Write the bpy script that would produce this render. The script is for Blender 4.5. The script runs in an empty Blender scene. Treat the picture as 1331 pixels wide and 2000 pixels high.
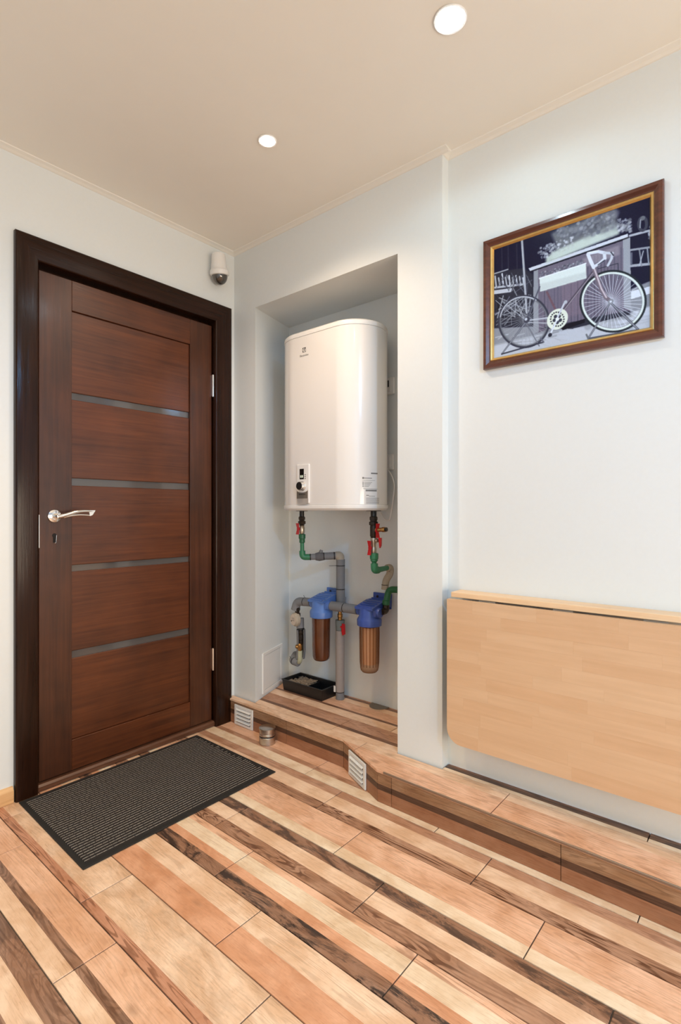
import bpy, bmesh, math, random
import numpy as np
from mathutils import Vector, Matrix
random.seed(7)
C = bpy.context.scene.collection
SC = bpy.context.scene
def lin(c):
    c /= 255.0
    return c / 12.92 if c <= 0.04045 else ((c + 0.055) / 1.055) ** 2.4
def rgb(r, g, b): return (lin(r), lin(g), lin(b), 1.0)

# ------------------------------------------------------------------ camera, world, light, exposure
cam = bpy.data.cameras.new('camera')
cam_o = bpy.data.objects.new('camera', cam); C.objects.link(cam_o)
cam_o.location = (-1.726, -2.168, 1.0656)
cam_o.rotation_euler = (math.radians(90), 0, math.radians(40.007 - 90))
cam.sensor_fit = 'VERTICAL'; cam.sensor_height = 36.0; cam.lens = 1025 / 2000 * 36
cam.clip_start = 0.01
SC.camera = cam_o
SC.view_settings.view_transform = 'Standard'; SC.view_settings.look = 'None'
SC.view_settings.gamma = 1.0; SC.view_settings.use_curve_mapping = False
SC.view_settings.exposure = -0.17
W = bpy.data.worlds.new('world'); SC.world = W; W.use_nodes = True
W.node_tree.nodes['Background'].inputs[0].default_value = (0.75, 0.85, 1.0, 1)
W.node_tree.nodes['Background'].inputs[1].default_value = 0.6
def area(name, loc, rot, size, power, col):
    l = bpy.data.lights.new(name, 'AREA'); l.shape = 'RECTANGLE'; l.size, l.size_y = size
    l.energy = power; l.color = col
    o = bpy.data.objects.new(name, l); C.objects.link(o); o.location = loc; o.rotation_euler = rot
    return o
# soft fill lamp added behind the viewpoint, set at an added opening
area('added_rear_fill', (-1.4, -4.12, .85), (math.radians(100), 0, 0), (1.9, 0.95), 57, (1.0, 0.83, 0.62))
WARM = (1.0, 0.74, 0.51); COOL = (0.55, 0.85, 1.0); BLUE = (0.19, 0.55, 1.0); SOFT = (1.0, 0.67, 0.26)
# x, y, colour, power, radius, cone
LAMPS = [(-0.454, -0.759, WARM, 38.5, 0.022, 140), (-0.45, -1.484, COOL, 2.8, 0.033, 170)]
FILL_LAMPS = [(-1.7, -3.4, BLUE, 108, 178), (-1.3, -0.95, SOFT, 66, 100), (-1.3, -1.7, (0.2, 0.95, 1.0), 26, 100)]  # unseen lamps added as fill, tints and powers fitted to the room's tones

# ------------------------------------------------------------------ helpers
def tag(o, label=None, cat=None, group=None, kind=None):
    if label: o['label'] = label
    if cat: o['category'] = cat
    if group: o['group'] = group
    if kind: o['kind'] = kind
    return o
def thing(name, loc, label=None, cat=None, group=None, kind=None, rotz=0.0, parent=None):
    o = bpy.data.objects.new(name, None); C.objects.link(o)
    o.empty_display_size = 0.05
    o.location = loc; o.rotation_euler = (0, 0, rotz)
    o['base'] = [float(x) for x in loc]
    if parent:
        b = parent['base']; o.location = Vector(loc) - Vector(b); o.parent = parent
    return tag(o, label, cat, group, kind)
def obj(name, bm, mat, parent=None, smooth=False, local=False, angle=35):
    """link a bmesh as one object; coordinates are world ones unless local"""
    me = bpy.data.meshes.new(name)
    base = Vector((0, 0, 0))
    if parent is not None and not local: base = Vector(parent['base'])
    o = bpy.data.objects.new(name, me); C.objects.link(o)
    if parent is None and not local:      # origin at the bottom centre of the mesh
        vs = [v.co for v in bm.verts]
        base = Vector(((min(v.x for v in vs) + max(v.x for v in vs)) / 2, (min(v.y for v in vs) + max(v.y for v in vs)) / 2, min(v.z for v in vs)))
        o.location = base
    if base.length: bmesh.ops.translate(bm, verts=bm.verts, vec=-base)
    bmesh.ops.recalc_face_normals(bm, faces=bm.faces)
    if smooth:
        for f in bm.faces: f.smooth = True
        lim = math.radians(angle)
        for e in bm.edges:
            if len(e.link_faces) == 2 and e.calc_face_angle(0) > lim: e.smooth = False
    bm.to_mesh(me); bm.free()
    for m in (mat if isinstance(mat, (list, tuple)) else [mat]): me.materials.append(m)
    if parent is not None:
        o.parent = parent; o['base'] = list(parent['base'])
        if parent.type == 'MESH' and not local: o.location = (0, 0, 0)
    else: o['base'] = list(base)
    return o
def NB(): return bmesh.new()
def box(bm, x0, x1, y0, y1, z0, z1, bev=0.0, seg=1, mi=0):
    r = bmesh.ops.create_cube(bm, size=1.0)
    for v in r['verts']:
        v.co = Vector((x0 + (v.co.x + .5) * (x1 - x0), y0 + (v.co.y + .5) * (y1 - y0), z0 + (v.co.z + .5) * (z1 - z0)))
    fs = set(f for v in r['verts'] for f in v.link_faces)
    if mi:
        for f in fs: f.material_index = mi
    if bev:
        es = list(set(e for v in r['verts'] for e in v.link_edges))
        b = bmesh.ops.bevel(bm, geom=es, offset=bev, segments=seg, affect='EDGES', profile=0.5)
        if mi:
            for f in b['faces']: f.material_index = mi
    return bm
def xform(bm, M, verts=None): bmesh.ops.transform(bm, matrix=M, verts=verts or bm.verts); return bm
def lathe(bm, prof, origin=(0, 0, 0), axis='z', seg=24, cap=True, a0=0.0, fn=None):
    """prof: list of (radius, height) along the axis"""
    o = Vector(origin)
    def P(r, h, a):
        if fn: r = fn(r, h, a)
        c, s = r * math.cos(a), r * math.sin(a)
        return o + {'z': Vector((c, s, h)), 'x': Vector((h, c, s)), 'y': Vector((s, h, c))}[axis]
    rings = [[bm.verts.new(P(r, h, a0 + 2 * math.pi * i / seg)) for i in range(seg)] for r, h in prof]
    for A, B in zip(rings, rings[1:]):
        for i in range(seg): bm.faces.new((A[i], A[(i + 1) % seg], B[(i + 1) % seg], B[i]))
    if cap:
        bm.faces.new(rings[0]); bm.faces.new(rings[-1])
    return bm
def fillet(path, r, n=6):
    pts = [Vector(p) for p in path]; out = [pts[0]]
    for a, b, c in zip(pts, pts[1:], pts[2:]):
        d1, d2 = (a - b), (c - b)
        k = min(r, d1.length * .49, d2.length * .49)
        p, q = b + d1.normalized() * k, b + d2.normalized() * k
        for i in range(n + 1):
            t = i / n
            out.append((1 - t) ** 2 * p + 2 * t * (1 - t) * b + t * t * q)
    out.append(pts[-1]); return out
def tube(bm, path, r, seg=14, cap=True):
    pts = [Vector(p) for p in path]; n = len(pts)
    rad = r if isinstance(r, (list, tuple)) else [r] * n
    up = None; rings = []
    for i, p in enumerate(pts):
        t = (pts[min(i + 1, n - 1)] - pts[max(i - 1, 0)]).normalized()
        if up is None:
            up = t.orthogonal().normalized()
        up = (up - t * up.dot(t)).normalized(); s = t.cross(up)
        rings.append([bm.verts.new(p + (up * math.cos(a) + s * math.sin(a)) * rad[i]) for a in [2 * math.pi * k / seg for k in range(seg)]])
    for A, B in zip(rings, rings[1:]):
        for i in range(seg): bm.faces.new((A[i], A[(i + 1) % seg], B[(i + 1) % seg], B[i]))
    if cap: bm.faces.new(rings[0]); bm.faces.new(rings[-1])
    return bm
def prism(bm, poly, d, bev=0.0):
    """poly: 3-D points of a planar face, extruded by vector d"""
    a = [bm.verts.new(Vector(p)) for p in poly]; b = [bm.verts.new(Vector(p) + Vector(d)) for p in poly]
    bm.faces.new(a); bm.faces.new(b[::-1]); n = len(a)
    for i in range(n): bm.faces.new((a[i], a[(i + 1) % n], b[(i + 1) % n], b[i]))
    return bm
def clip(poly, px, py, nx, ny):
    """keep the side of a 2-D polygon where (p - P).n >= 0"""
    out = []
    for i in range(len(poly)):
        a, b = poly[i], poly[(i + 1) % len(poly)]
        da = (a[0] - px) * nx + (a[1] - py) * ny; db = (b[0] - px) * nx + (b[1] - py) * ny
        if da >= 0: out.append(a)
        if (da >= 0) != (db >= 0):
            t = da / (da - db); out.append((a[0] + t * (b[0] - a[0]), a[1] + t * (b[1] - a[1])))
    return out

# ------------------------------------------------------------------ materials
def newmat(name):
    m = bpy.data.materials.new(name); m.use_nodes = True
    return m, m.node_tree.nodes, m.node_tree.links, m.node_tree.nodes['Principled BSDF']
def node(N, t, **kw):
    n = N.new(t)
    for k, v in kw.items(): setattr(n, k, v)
    return n
def math_(N, L, op, a, b=None, clampit=False):
    n = N.new('ShaderNodeMath'); n.operation = op; n.use_clamp = clampit
    for i, x in enumerate((a, b)):
        if x is None: continue
        if isinstance(x, (int, float)): n.inputs[i].default_value = x
        else: L.new(x, n.inputs[i])
    return n.outputs[0]
def mixc(N, L, fac, a, b, mode='MIX'):
    n = N.new('ShaderNodeMix'); n.data_type = 'RGBA'; n.blend_type = mode; n.clamp_factor = True
    for s, x in ((n.inputs[0], fac), (n.inputs[6], a), (n.inputs[7], b)):
        if isinstance(x, (int, float)): s.default_value = x
        elif isinstance(x, tuple): s.default_value = x
        else: L.new(x, s)
    return n.outputs[2]
def plain(name, col, rough=0.5, metal=0.0, noise=0.06, scale=40.0, bump=0.0, coat=0.0, spec=0.5, stretch=(1, 1, 1), **kw):
    m, N, L, B = newmat(name)
    tc = node(N, 'ShaderNodeTexCoord'); mp = node(N, 'ShaderNodeMapping'); mp.inputs['Scale'].default_value = stretch
    L.new(tc.outputs['Object'], mp.inputs[0])
    nz = node(N, 'ShaderNodeTexNoise'); nz.inputs['Scale'].default_value = scale; nz.inputs['Detail'].default_value = 4
    L.new(mp.outputs[0], nz.inputs[0])
    d = tuple(c * (1 - noise * 2) for c in col[:3]) + (1,); e = tuple(min(1, c * (1 + noise)) for c in col[:3]) + (1,)
    L.new(mixc(N, L, nz.outputs[0], d, e), B.inputs['Base Color'])
    B.inputs['Roughness'].default_value = rough; B.inputs['Metallic'].default_value = metal
    B.inputs['Coat Weight'].default_value = coat; B.inputs['Coat Roughness'].default_value = 0.06
    B.inputs['Specular IOR Level'].default_value = spec
    if bump:
        bp = node(N, 'ShaderNodeBump'); bp.inputs['Strength'].default_value = bump; bp.inputs['Distance'].default_value = 0.002
        L.new(nz.outputs[0], bp.inputs['Height']); L.new(bp.outputs[0], B.inputs['Normal'])
    return m
def wood(name, dark, light, rough, axis, scale=1.0, coat=0.0, bump=0.05, blot=0.3, spec=0.5):
    """stained timber with grain running along the axis"""
    m, N, L, B = newmat(name)
    tc = node(N, 'ShaderNodeTexCoord'); mp = node(N, 'ShaderNodeMapping')
    s = {'x': (1.2, 30, 30), 'y': (30, 1.2, 30), 'z': (30, 30, 1.2)}[axis]
    mp.inputs['Scale'].default_value = [k * scale for k in s]
    oi = node(N, 'ShaderNodeObjectInfo')
    ad = node(N, 'ShaderNodeVectorMath'); ad.operation = 'ADD'
    cb = node(N, 'ShaderNodeCombineXYZ'); r = math_(N, L, 'MULTIPLY', oi.outputs['Random'], 9.0)
    for i in range(3): L.new(r, cb.inputs[i])
    L.new(tc.outputs['Object'], ad.inputs[0]); L.new(cb.outputs[0], ad.inputs[1]); L.new(ad.outputs[0], mp.inputs[0])
    g = node(N, 'ShaderNodeTexNoise'); g.inputs['Scale'].default_value = 2.2; g.inputs['Detail'].default_value = 7; g.inputs['Roughness'].default_value = 0.65; g.inputs['Distortion'].default_value = 0.4
    L.new(mp.outputs[0], g.inputs[0])
    b = node(N, 'ShaderNodeTexNoise'); b.inputs['Scale'].default_value = 5.0; b.inputs['Detail'].default_value = 3
    L.new(ad.outputs[0], b.inputs[0])
    f = math_(N, L, 'ADD', math_(N, L, 'MULTIPLY', g.outputs[0], 1 - blot), math_(N, L, 'MULTIPLY', b.outputs[0], blot))
    rm = node(N, 'ShaderNodeValToRGB'); rm.color_ramp.elements[0].position = 0.32; rm.color_ramp.elements[1].position = 0.68
    rm.color_ramp.elements[0].color = dark; rm.color_ramp.elements[1].color = light
    L.new(f, rm.inputs[0]); L.new(rm.outputs[0], B.inputs['Base Color'])
    B.inputs['Roughness'].default_value = rough; B.inputs['Coat Weight'].default_value = coat; B.inputs['Coat Roughness'].default_value = 0.12
    B.inputs['Specular IOR Level'].default_value = spec
    bp = node(N, 'ShaderNodeBump'); bp.inputs['Strength'].default_value = bump; bp.inputs['Distance'].default_value = 0.004
    L.new(g.outputs[0], bp.inputs['Height']); L.new(bp.outputs[0], B.inputs['Normal'])
    if coat: L.new(bp.outputs[0], B.inputs['Coat Normal'])
    return m
def strips(name, bands, rough=0.42):
    """wood-effect tile print: bands across the tile as (start, colour, streak, burn, curl)"""
    m, N, L, B = newmat(name)
    uv = node(N, 'ShaderNodeUVMap'); uv.uv_map = 'UVMap'
    sp = node(N, 'ShaderNodeSeparateXYZ'); L.new(uv.outputs[0], sp.inputs[0])
    u, v = sp.outputs[0], sp.outputs[1]
    oi = node(N, 'ShaderNodeObjectInfo'); rnd = math_(N, L, 'MULTIPLY', oi.outputs['Random'], 13.0)
    def ramp(vals):
        r = node(N, 'ShaderNodeValToRGB'); r.color_ramp.interpolation = 'CONSTANT'
        el = r.color_ramp.elements
        while len(el) > 1: el.remove(el[-1])
        el[0].position = 0; el[0].color = vals[0][1]
        for p, c in vals[1:]:
            e = el.new(p); e.color = c
        L.new(v, r.inputs[0]); return r.outputs[0]
    base = ramp([(b[0], b[1]) for b in bands])
    def mask(i): return ramp([(b[0], (b[i], b[i], b[i], 1)) for b in bands])
    ident = ramp([(b[0], (k * .17 + .05,) * 3 + (1,)) for k, b in enumerate(bands)])
    off = math_(N, L, 'ADD', rnd, math_(N, L, 'MULTIPLY', ident, 31.0))
    def vec(su, sv):
        c = node(N, 'ShaderNodeCombineXYZ')
        L.new(math_(N, L, 'MULTIPLY', u, su), c.inputs[0]); L.new(math_(N, L, 'MULTIPLY', v, sv), c.inputs[1]); L.new(off, c.inputs[2])
        return c.outputs[0]
    def noise(su, sv, det=5, dist=0.0, rgh=0.6):
        n = node(N, 'ShaderNodeTexNoise'); n.inputs['Scale'].default_value = 1.0; n.inputs['Detail'].default_value = det
        n.inputs['Distortion'].default_value = dist; n.inputs['Roughness'].default_value = rgh
        L.new(vec(su, sv), n.inputs[0]); return n.outputs[0]
    def sm(x, a, b):
        r = node(N, 'ShaderNodeMapRange'); r.interpolation_type = 'SMOOTHSTEP'
        r.inputs[1].default_value = a; r.inputs[2].default_value = b; L.new(x, r.inputs[0]); return r.outputs[0]
    grain = noise(11, 34, 9, 0.8, 0.72)
    cloud = noise(8, 1.8, 4, 0.4)
    fine = noise(60, 46, 4, 0.2, 0.6)
    c1 = mixc(N, L, sm(cloud, .3, .72), mixc(N, L, 1.0, base, (0.83, 0.72, 0.62, 1), 'MULTIPLY'), mixc(N, L, 1.0, base, (1.05, 1.05, 1.05, 1), 'MULTIPLY'))
    c2 = mixc(N, L, math_(N, L, 'MULTIPLY', sm(grain, .50, .70), .5), c1, mixc(N, L, 1.0, c1, (0.56, 0.44, 0.35, 1), 'MULTIPLY'))
    c2 = mixc(N, L, math_(N, L, 'MULTIPLY', sm(fine, .56, .72), .35), c2, mixc(N, L, 1.0, c2, (0.70, 0.62, 0.54, 1), 'MULTIPLY'))
    def rings(su, sv, k, lo, hi, dist=0.5):
        f = noise(su, sv, 2.2, dist, 0.45)
        g_ = math_(N, L, 'SINE', math_(N, L, 'MULTIPLY', f, k))
        return sm(g_, lo, hi)
    # straight dark grain lines
    st = math_(N, L, 'MULTIPLY', math_(N, L, 'MULTIPLY', rings(1.5, 3.2, 96.0, .1, .85), sm(noise(9, 5, 3), .30, .55)), mask(2))
    c3 = mixc(N, L, st, c2, mixc(N, L, 1.0, c2, (0.34, 0.26, 0.21, 1), 'MULTIPLY'))
    # burnt patches
    bn = noise(5.0, 2.6, 7, 1.0, 0.74)
    c4 = mixc(N, L, math_(N, L, 'MULTIPLY', sm(bn, .46, .57), mask(3)), c3, rgb(66, 50, 43))
    # swirling figure, in places only
    sw = math_(N, L, 'MULTIPLY', rings(3.6, 2.2, 78.0, .0, .6, 1.2), sm(noise(4, 1.5, 3), .40, .56))
    c5 = mixc(N, L, math_(N, L, 'MULTIPLY', sw, mask(4)), c4, mixc(N, L, 1.0, c4, (0.36, 0.28, 0.23, 1), 'MULTIPLY'))
    # knots
    vo = node(N, 'ShaderNodeTexVoronoi'); vo.inputs['Scale'].default_value = 1.0; L.new(vec(4.5, 1.6), vo.inputs[0])
    kn = math_(N, L, 'SUBTRACT', 1.0, sm(vo.outputs['Distance'], .02, .16))
    c6 = mixc(N, L, math_(N, L, 'MULTIPLY', kn, .42), c5, rgb(128, 92, 68))
    L.new(c6, B.inputs['Base Color'])
    B.inputs['Roughness'].default_value = rough; B.inputs['Specular IOR Level'].default_value = 0.4
    bp = node(N, 'ShaderNodeBump'); bp.inputs['Strength'].default_value = 0.12; bp.inputs['Distance'].default_value = 0.002
    L.new(grain, bp.inputs['Height']); L.new(bp.outputs[0], B.inputs['Normal'])
    return m
def emit(name, col, strength):
    m, N, L, B = newmat(name)
    B.inputs['Base Color'].default_value = (0.9, 0.9, 0.9, 1)
    B.inputs['Emission Color'].default_value = tuple(col) + (1,); B.inputs['Emission Strength'].default_value = strength
    return m
def glassy(name, col, rough=0.05, ior=1.45, alpha_mix=None):
    m, N, L, B = newmat(name)
    B.inputs['Base Color'].default_value = col; B.inputs['Transmission Weight'].default_value = 1.0
    B.inputs['Roughness'].default_value = rough; B.inputs['IOR'].default_value = ior
    return m

M = {}
M['wall'] = plain('wall_paint', (0.755, 0.785, 0.785, 1), 0.55, noise=0.012, scale=90, bump=0.03)
M['ceiling'] = plain('ceiling_paint', (0.86, 0.82, 0.75, 1), 0.6, noise=0.012, scale=8)
M['cornice'] = plain('cornice_white', (0.82, 0.79, 0.73, 1), 0.5, noise=0.01)
M['grout'] = plain('grout', rgb(88, 72, 60), 0.9, noise=0.15, scale=60)
M['far_floor'] = plain('far_floor', rgb(205, 160, 122), 0.5, noise=0.2, scale=9, stretch=(7, 1, 1))
M['white_plastic'] = plain('white_plastic', (0.82, 0.81, 0.79, 1), 0.35, noise=0.01)
M['enamel'] = plain('white_enamel', (0.83, 0.81, 0.785, 1), 0.16, noise=0.006, scale=4, coat=0.6)
M['casing'] = wood('casing_wenge', rgb(26, 12, 6), rgb(50, 27, 16), 0.17, 'z', coat=0.0, bump=0.35, blot=0.2, spec=0.24)
M['casing_h'] = wood('casing_wenge_head', rgb(26, 12, 6), rgb(50, 27, 16), 0.17, 'x', coat=0.0, bump=0.35, blot=0.2, spec=0.24)
M['stile'] = wood('door_stile_wood', rgb(48, 23, 11), rgb(88, 48, 27), 0.34, 'z', coat=0.15, bump=0.1, blot=0.45)
M['panel'] = wood('door_panel_wood', rgb(60, 27, 10), rgb(104, 54, 25), 0.36, 'x', coat=0.15, bump=0.1, blot=0.35)
M['dark_gap'] = plain('dark_recess', rgb(16, 10, 8), 0.8, noise=0.1)
M['door_glass'] = plain('smoked_glass', rgb(84, 80, 78), 0.08, noise=0.02, scale=3, spec=0.8)
M['chrome'] = plain('chrome', (0.82, 0.80, 0.77, 1), 0.12, 1.0, noise=0.01)
M['steel'] = plain('brushed_steel', (0.56, 0.53, 0.50, 1), 0.28, 1.0, noise=0.08, scale=20, stretch=(1, 1, 30))
M['steel_grey'] = plain('grey_steel', rgb(140, 138, 134), 0.4, 0.7, noise=0.04)
M['alu'] = plain('aluminium_trim', (0.36, 0.30, 0.26, 1), 0.45, 1.0, noise=0.05)
M['black'] = plain('black_plastic', rgb(20, 20, 22), 0.4, noise=0.1)
M['tape'] = plain('black_tape', rgb(24, 22, 22), 0.5, noise=0.1)
M['rubber'] = plain('mat_rubber', rgb(30, 27, 26), 0.75, noise=0.15, scale=200, bump=0.2)
M['pile'] = plain('mat_ribs', rgb(42, 35, 32), 0.95, noise=0.35, scale=500, bump=0.5)
M['thread'] = plain('mat_thread', rgb(200, 186, 172), 0.9, noise=0.45, scale=160, bump=0.3)
M['green'] = plain('green_pipe', rgb(52, 124, 86), 0.4, noise=0.05)
M['green_dark'] = plain('green_pipe_dark', rgb(34, 96, 60), 0.4, noise=0.05)
M['insul'] = plain('grey_foam_insulation', rgb(128, 128, 130), 0.85, noise=0.06, scale=150, bump=0.15)
M['beige_pipe'] = plain('beige_foam', rgb(176, 164, 146), 0.85, noise=0.06, scale=120)
M['red'] = plain('red_lever', rgb(196, 34, 40), 0.35, noise=0.04)
M['brass'] = plain('brass', rgb(176, 136, 84), 0.3, 1.0, noise=0.1)
M['nickel'] = plain('nickel', rgb(190, 180, 164), 0.3, 0.9, noise=0.06)
M['dark_metal'] = plain('dark_fitting', rgb(52, 42, 34), 0.45, 0.5, noise=0.2)
M['blue'] = plain('blue_plastic', rgb(84, 120, 188), 0.34, noise=0.04)
M['blue_dark'] = plain('blue_plastic_head', rgb(62, 86, 162), 0.34, noise=0.04)
M['sand'] = plain('rubble', rgb(150, 132, 112), 0.95, noise=0.5, scale=70, bump=0.6)
M['grey_pad'] = plain('grey_patch', rgb(128, 118, 110), 0.8, noise=0.12, scale=60)  # plain grey of the half-round floor patch
M['birch_edge'] = wood('birch_edge', rgb(222, 182, 140), rgb(242, 210, 172), 0.45, 'y', bump=0.03)
M['mahogany'] = wood('frame_mahogany', rgb(66, 28, 16), rgb(104, 52, 34), 0.25, 'y', coat=0.5, bump=0.03)
M['gold'] = plain('frame_gold', rgb(220, 184, 116), 0.34, 0.85, noise=0.12, scale=60)
M['light_board'] = wood('skirting_wood', rgb(196, 146, 96), rgb(236, 194, 142), 0.45, 'x')
M['dome'] = plain('tinted_dome', rgb(70, 64, 58), 0.06, 0.35, noise=0.05, coat=1.0, spec=0.8)
M['screen'] = plain('black_screen', rgb(12, 14, 12), 0.15, noise=0.02)
M['grey_print'] = plain('grey_print', rgb(128, 126, 122), 0.6, noise=0.02)
M['dark_print'] = plain('dark_print', rgb(70, 66, 62), 0.6, noise=0.02)
M['panel_grey'] = plain('panel_grey', rgb(112, 106, 98), 0.35, noise=0.04)
M['panel_light'] = plain('panel_light_grey', rgb(176, 170, 164), 0.35, noise=0.02)
M['digit'] = emit('display_digits', (0.75, 0.85, 0.5), 0.35)
m, N, L, B = newmat('amber_plastic')      # thin tinted wall: clear face-on, denser where it is seen edge-on
lw = node(N, 'ShaderNodeLayerWeight'); lw.inputs[0].default_value = 0.35
tr = node(N, 'ShaderNodeBsdfTransparent'); mxs = node(N, 'ShaderNodeMixShader'); mxs.inputs[0].default_value = 0.10
tcn = node(N, 'ShaderNodeTexCoord'); sxn = node(N, 'ShaderNodeSeparateXYZ'); L.new(tcn.outputs['Object'], sxn.inputs[0])
an = math_(N, L, 'COSINE', math_(N, L, 'MULTIPLY', math_(N, L, 'ARCTAN2', sxn.outputs[1], sxn.outputs[0]), 18.0))
ribm = math_(N, L, 'MULTIPLY', math_(N, L, 'MAXIMUM', an, 0.0), math_(N, L, 'GREATER_THAN', sxn.outputs[2], 0.03))   # ribs tinted darker: thicker plastic, with their refraction painted into the colour
tint = mixc(N, L, ribm, (0.97, 0.84, 0.72, 1), (0.55, 0.33, 0.22, 1))
L.new(mixc(N, L, lw.outputs['Facing'], tint, (0.34, 0.17, 0.09, 1)), tr.inputs[0])
B.inputs['Base Color'].default_value = rgb(150, 92, 54); B.inputs['Roughness'].default_value = 0.12
L.new(tr.outputs[0], mxs.inputs[1]); L.new(B.outputs[0], mxs.inputs[2]); L.new(mxs.outputs[0], N['Material Output'].inputs[0]); M['amber'] = m
m, N, L, B = newmat('brown_filled_bowl')
B.inputs['Base Color'].default_value = rgb(84, 42, 20); B.inputs['Roughness'].default_value = 0.18
tcn = node(N, 'ShaderNodeTexCoord'); nzz = node(N, 'ShaderNodeTexNoise'); nzz.inputs['Scale'].default_value = 9
L.new(tcn.outputs['Object'], nzz.inputs[0]); L.new(mixc(N, L, nzz.outputs[0], rgb(48, 22, 11), rgb(112, 58, 28)), B.inputs['Base Color'])
B.inputs['Coat Weight'].default_value = 0.6; M['brown_bowl'] = m
# stave-glued birch: each stave picks its own tone
m, N, L, B = newmat('birch_staves')
oi = node(N, 'ShaderNodeObjectInfo'); rp = node(N, 'ShaderNodeValToRGB')
for i, (p, c) in enumerate([(0, rgb(222, 188, 154)), (.3, rgb(229, 197, 164)), (.6, rgb(234, 204, 172)), (.85, rgb(240, 213, 182)), (1, rgb(216, 178, 142))]):
    e = rp.color_ramp.elements[0] if i == 0 else (rp.color_ramp.elements[1] if i == 4 else rp.color_ramp.elements.new(p))
    e.position = p; e.color = c
L.new(oi.outputs['Random'], rp.inputs[0])
tcn = node(N, 'ShaderNodeTexCoord'); mpn = node(N, 'ShaderNodeMapping'); mpn.inputs['Scale'].default_value = (40, 3, 45)
adn = node(N, 'ShaderNodeVectorMath'); adn.operation = 'ADD'; cbn = node(N, 'ShaderNodeCombineXYZ')
L.new(math_(N, L, 'MULTIPLY', oi.outputs['Random'], 40.0), cbn.inputs[1])
L.new(tcn.outputs['Object'], adn.inputs[0]); L.new(cbn.outputs[0], adn.inputs[1]); L.new(adn.outputs[0], mpn.inputs[0])
nzz = node(N, 'ShaderNodeTexNoise'); nzz.inputs['Scale'].default_value = 1.6; nzz.inputs['Detail'].default_value = 6; L.new(mpn.outputs[0], nzz.inputs[0])
nz2 = node(N, 'ShaderNodeTexNoise'); nz2.inputs['Scale'].default_value = 6; nz2.inputs['Detail'].default_value = 3; L.new(adn.outputs[0], nz2.inputs[0])
cA = mixc(N, L, nzz.outputs[0], mixc(N, L, 1.0, rp.outputs[0], (0.86, 0.80, 0.74, 1), 'MULTIPLY'), mixc(N, L, 1.0, rp.outputs[0], (1.1, 1.1, 1.1, 1), 'MULTIPLY'))
cB = mixc(N, L, math_(N, L, 'MULTIPLY', nz2.outputs[0], .3), cA, mixc(N, L, 1.0, rp.outputs[0], (0.82, 0.72, 0.62, 1), 'MULTIPLY'))
L.new(cB, B.inputs['Base Color']); B.inputs['Roughness'].default_value = 0.4
M['stave'] = m
# printed picture: colours are stored per vertex
m, N, L, B = newmat('printed_photograph')
va = node(N, 'ShaderNodeVertexColor'); va.layer_name = 'print'
L.new(va.outputs[0], B.inputs['Base Color']); B.inputs['Roughness'].default_value = 0.3; B.inputs['Specular IOR Level'].default_value = 0.2; M['print'] = m

PALE = rgb(240, 206, 178); CREAM = rgb(242, 219, 193); PEACH = rgb(236, 190, 160); TAN = rgb(224, 168, 134)
BURNT = rgb(164, 126, 104); CURL = rgb(184, 142, 116); REDB = rgb(200, 146, 118); GREYB = rgb(198, 154, 128); DARK = rgb(138, 102, 82)
T = {}
T[0] = strips('tile_cream_brown_peach', [(0, CREAM, .05, 0, 0), (.36, GREYB, .5, 0, 0), (.55, PEACH, .12, 0, 0)])
T[1] = strips('tile_grain_pale_grey', [(0, CURL, 1, 0, .35), (.30, PALE, .1, 0, 0), (.72, GREYB, .4, 0, 0)])
T[2] = strips('tile_cream_peach', [(0, CREAM, 0, 0, 0), (.28, PEACH, .25, 0, .12)])
T[3] = strips('tile_swirl_pale_dark', [(0, CURL, .4, .12, 1), (.33, PALE, .12, 0, 0), (.69, BURNT, .5, .8, .2)])
T[4] = strips('tile_burnt_tan_cream', [(0, BURNT, .5, 1, .3), (.30, TAN, .1, 0, 0), (.50, CREAM, .12, 0, 0), (.83, PEACH, .5, 0, 0)])
T[5] = strips('tile_orange_pale', [(0, TAN, .05, .07, 0), (.53, PALE, .25, 0, 0)])
T[6] = strips('tile_redbrown_knotty', [(0, REDB, .7, 0, 0), (.18, PALE, .16, .12, .06)])
T[7] = strips('tile_pale_dark_peach', [(0, PALE, .06, 0, 0), (.31, BURNT, .6, .3, .4), (.47, PEACH, .16, .04, 0)])
T[8] = strips('tile_dark_pale_dark', [(0, BURNT, .5, .3, .2), (.33, PALE, .08, 0, 0), (.67, BURNT, .5, .35, .3)])
T['riser'] = strips('tile_riser', [(0, rgb(162, 116, 88), .2, 0, 0), (.38, rgb(96, 70, 56), .6, .1, 0), (.56, rgb(174, 138, 108), .4, .15, .2)], 0.4)
T['s0'] = strips('tile_step_edge', [(0, PEACH, .3, 0, .1), (.68, PALE, .2, 0, 0)])
T['s1'] = strips('tile_step_inner', [(0, PALE, .05, 0, 0), (.30, DARK, .6, .5, 0), (.46, GREYB, .5, 0, .1)])
T['s2'] = strips('tile_step_mid', [(0, PALE, .1, 0, 0), (.40, DARK, .5, .3, 0), (.52, PEACH, .3, 0, .15)])
T['s1w'] = strips('tile_step_wall', [(0, CREAM, .05, 0, 0), (.13, rgb(118, 88, 70), .9, .75, .2), (.25, rgb(140, 100, 76), .9, .6, 0)])

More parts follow.
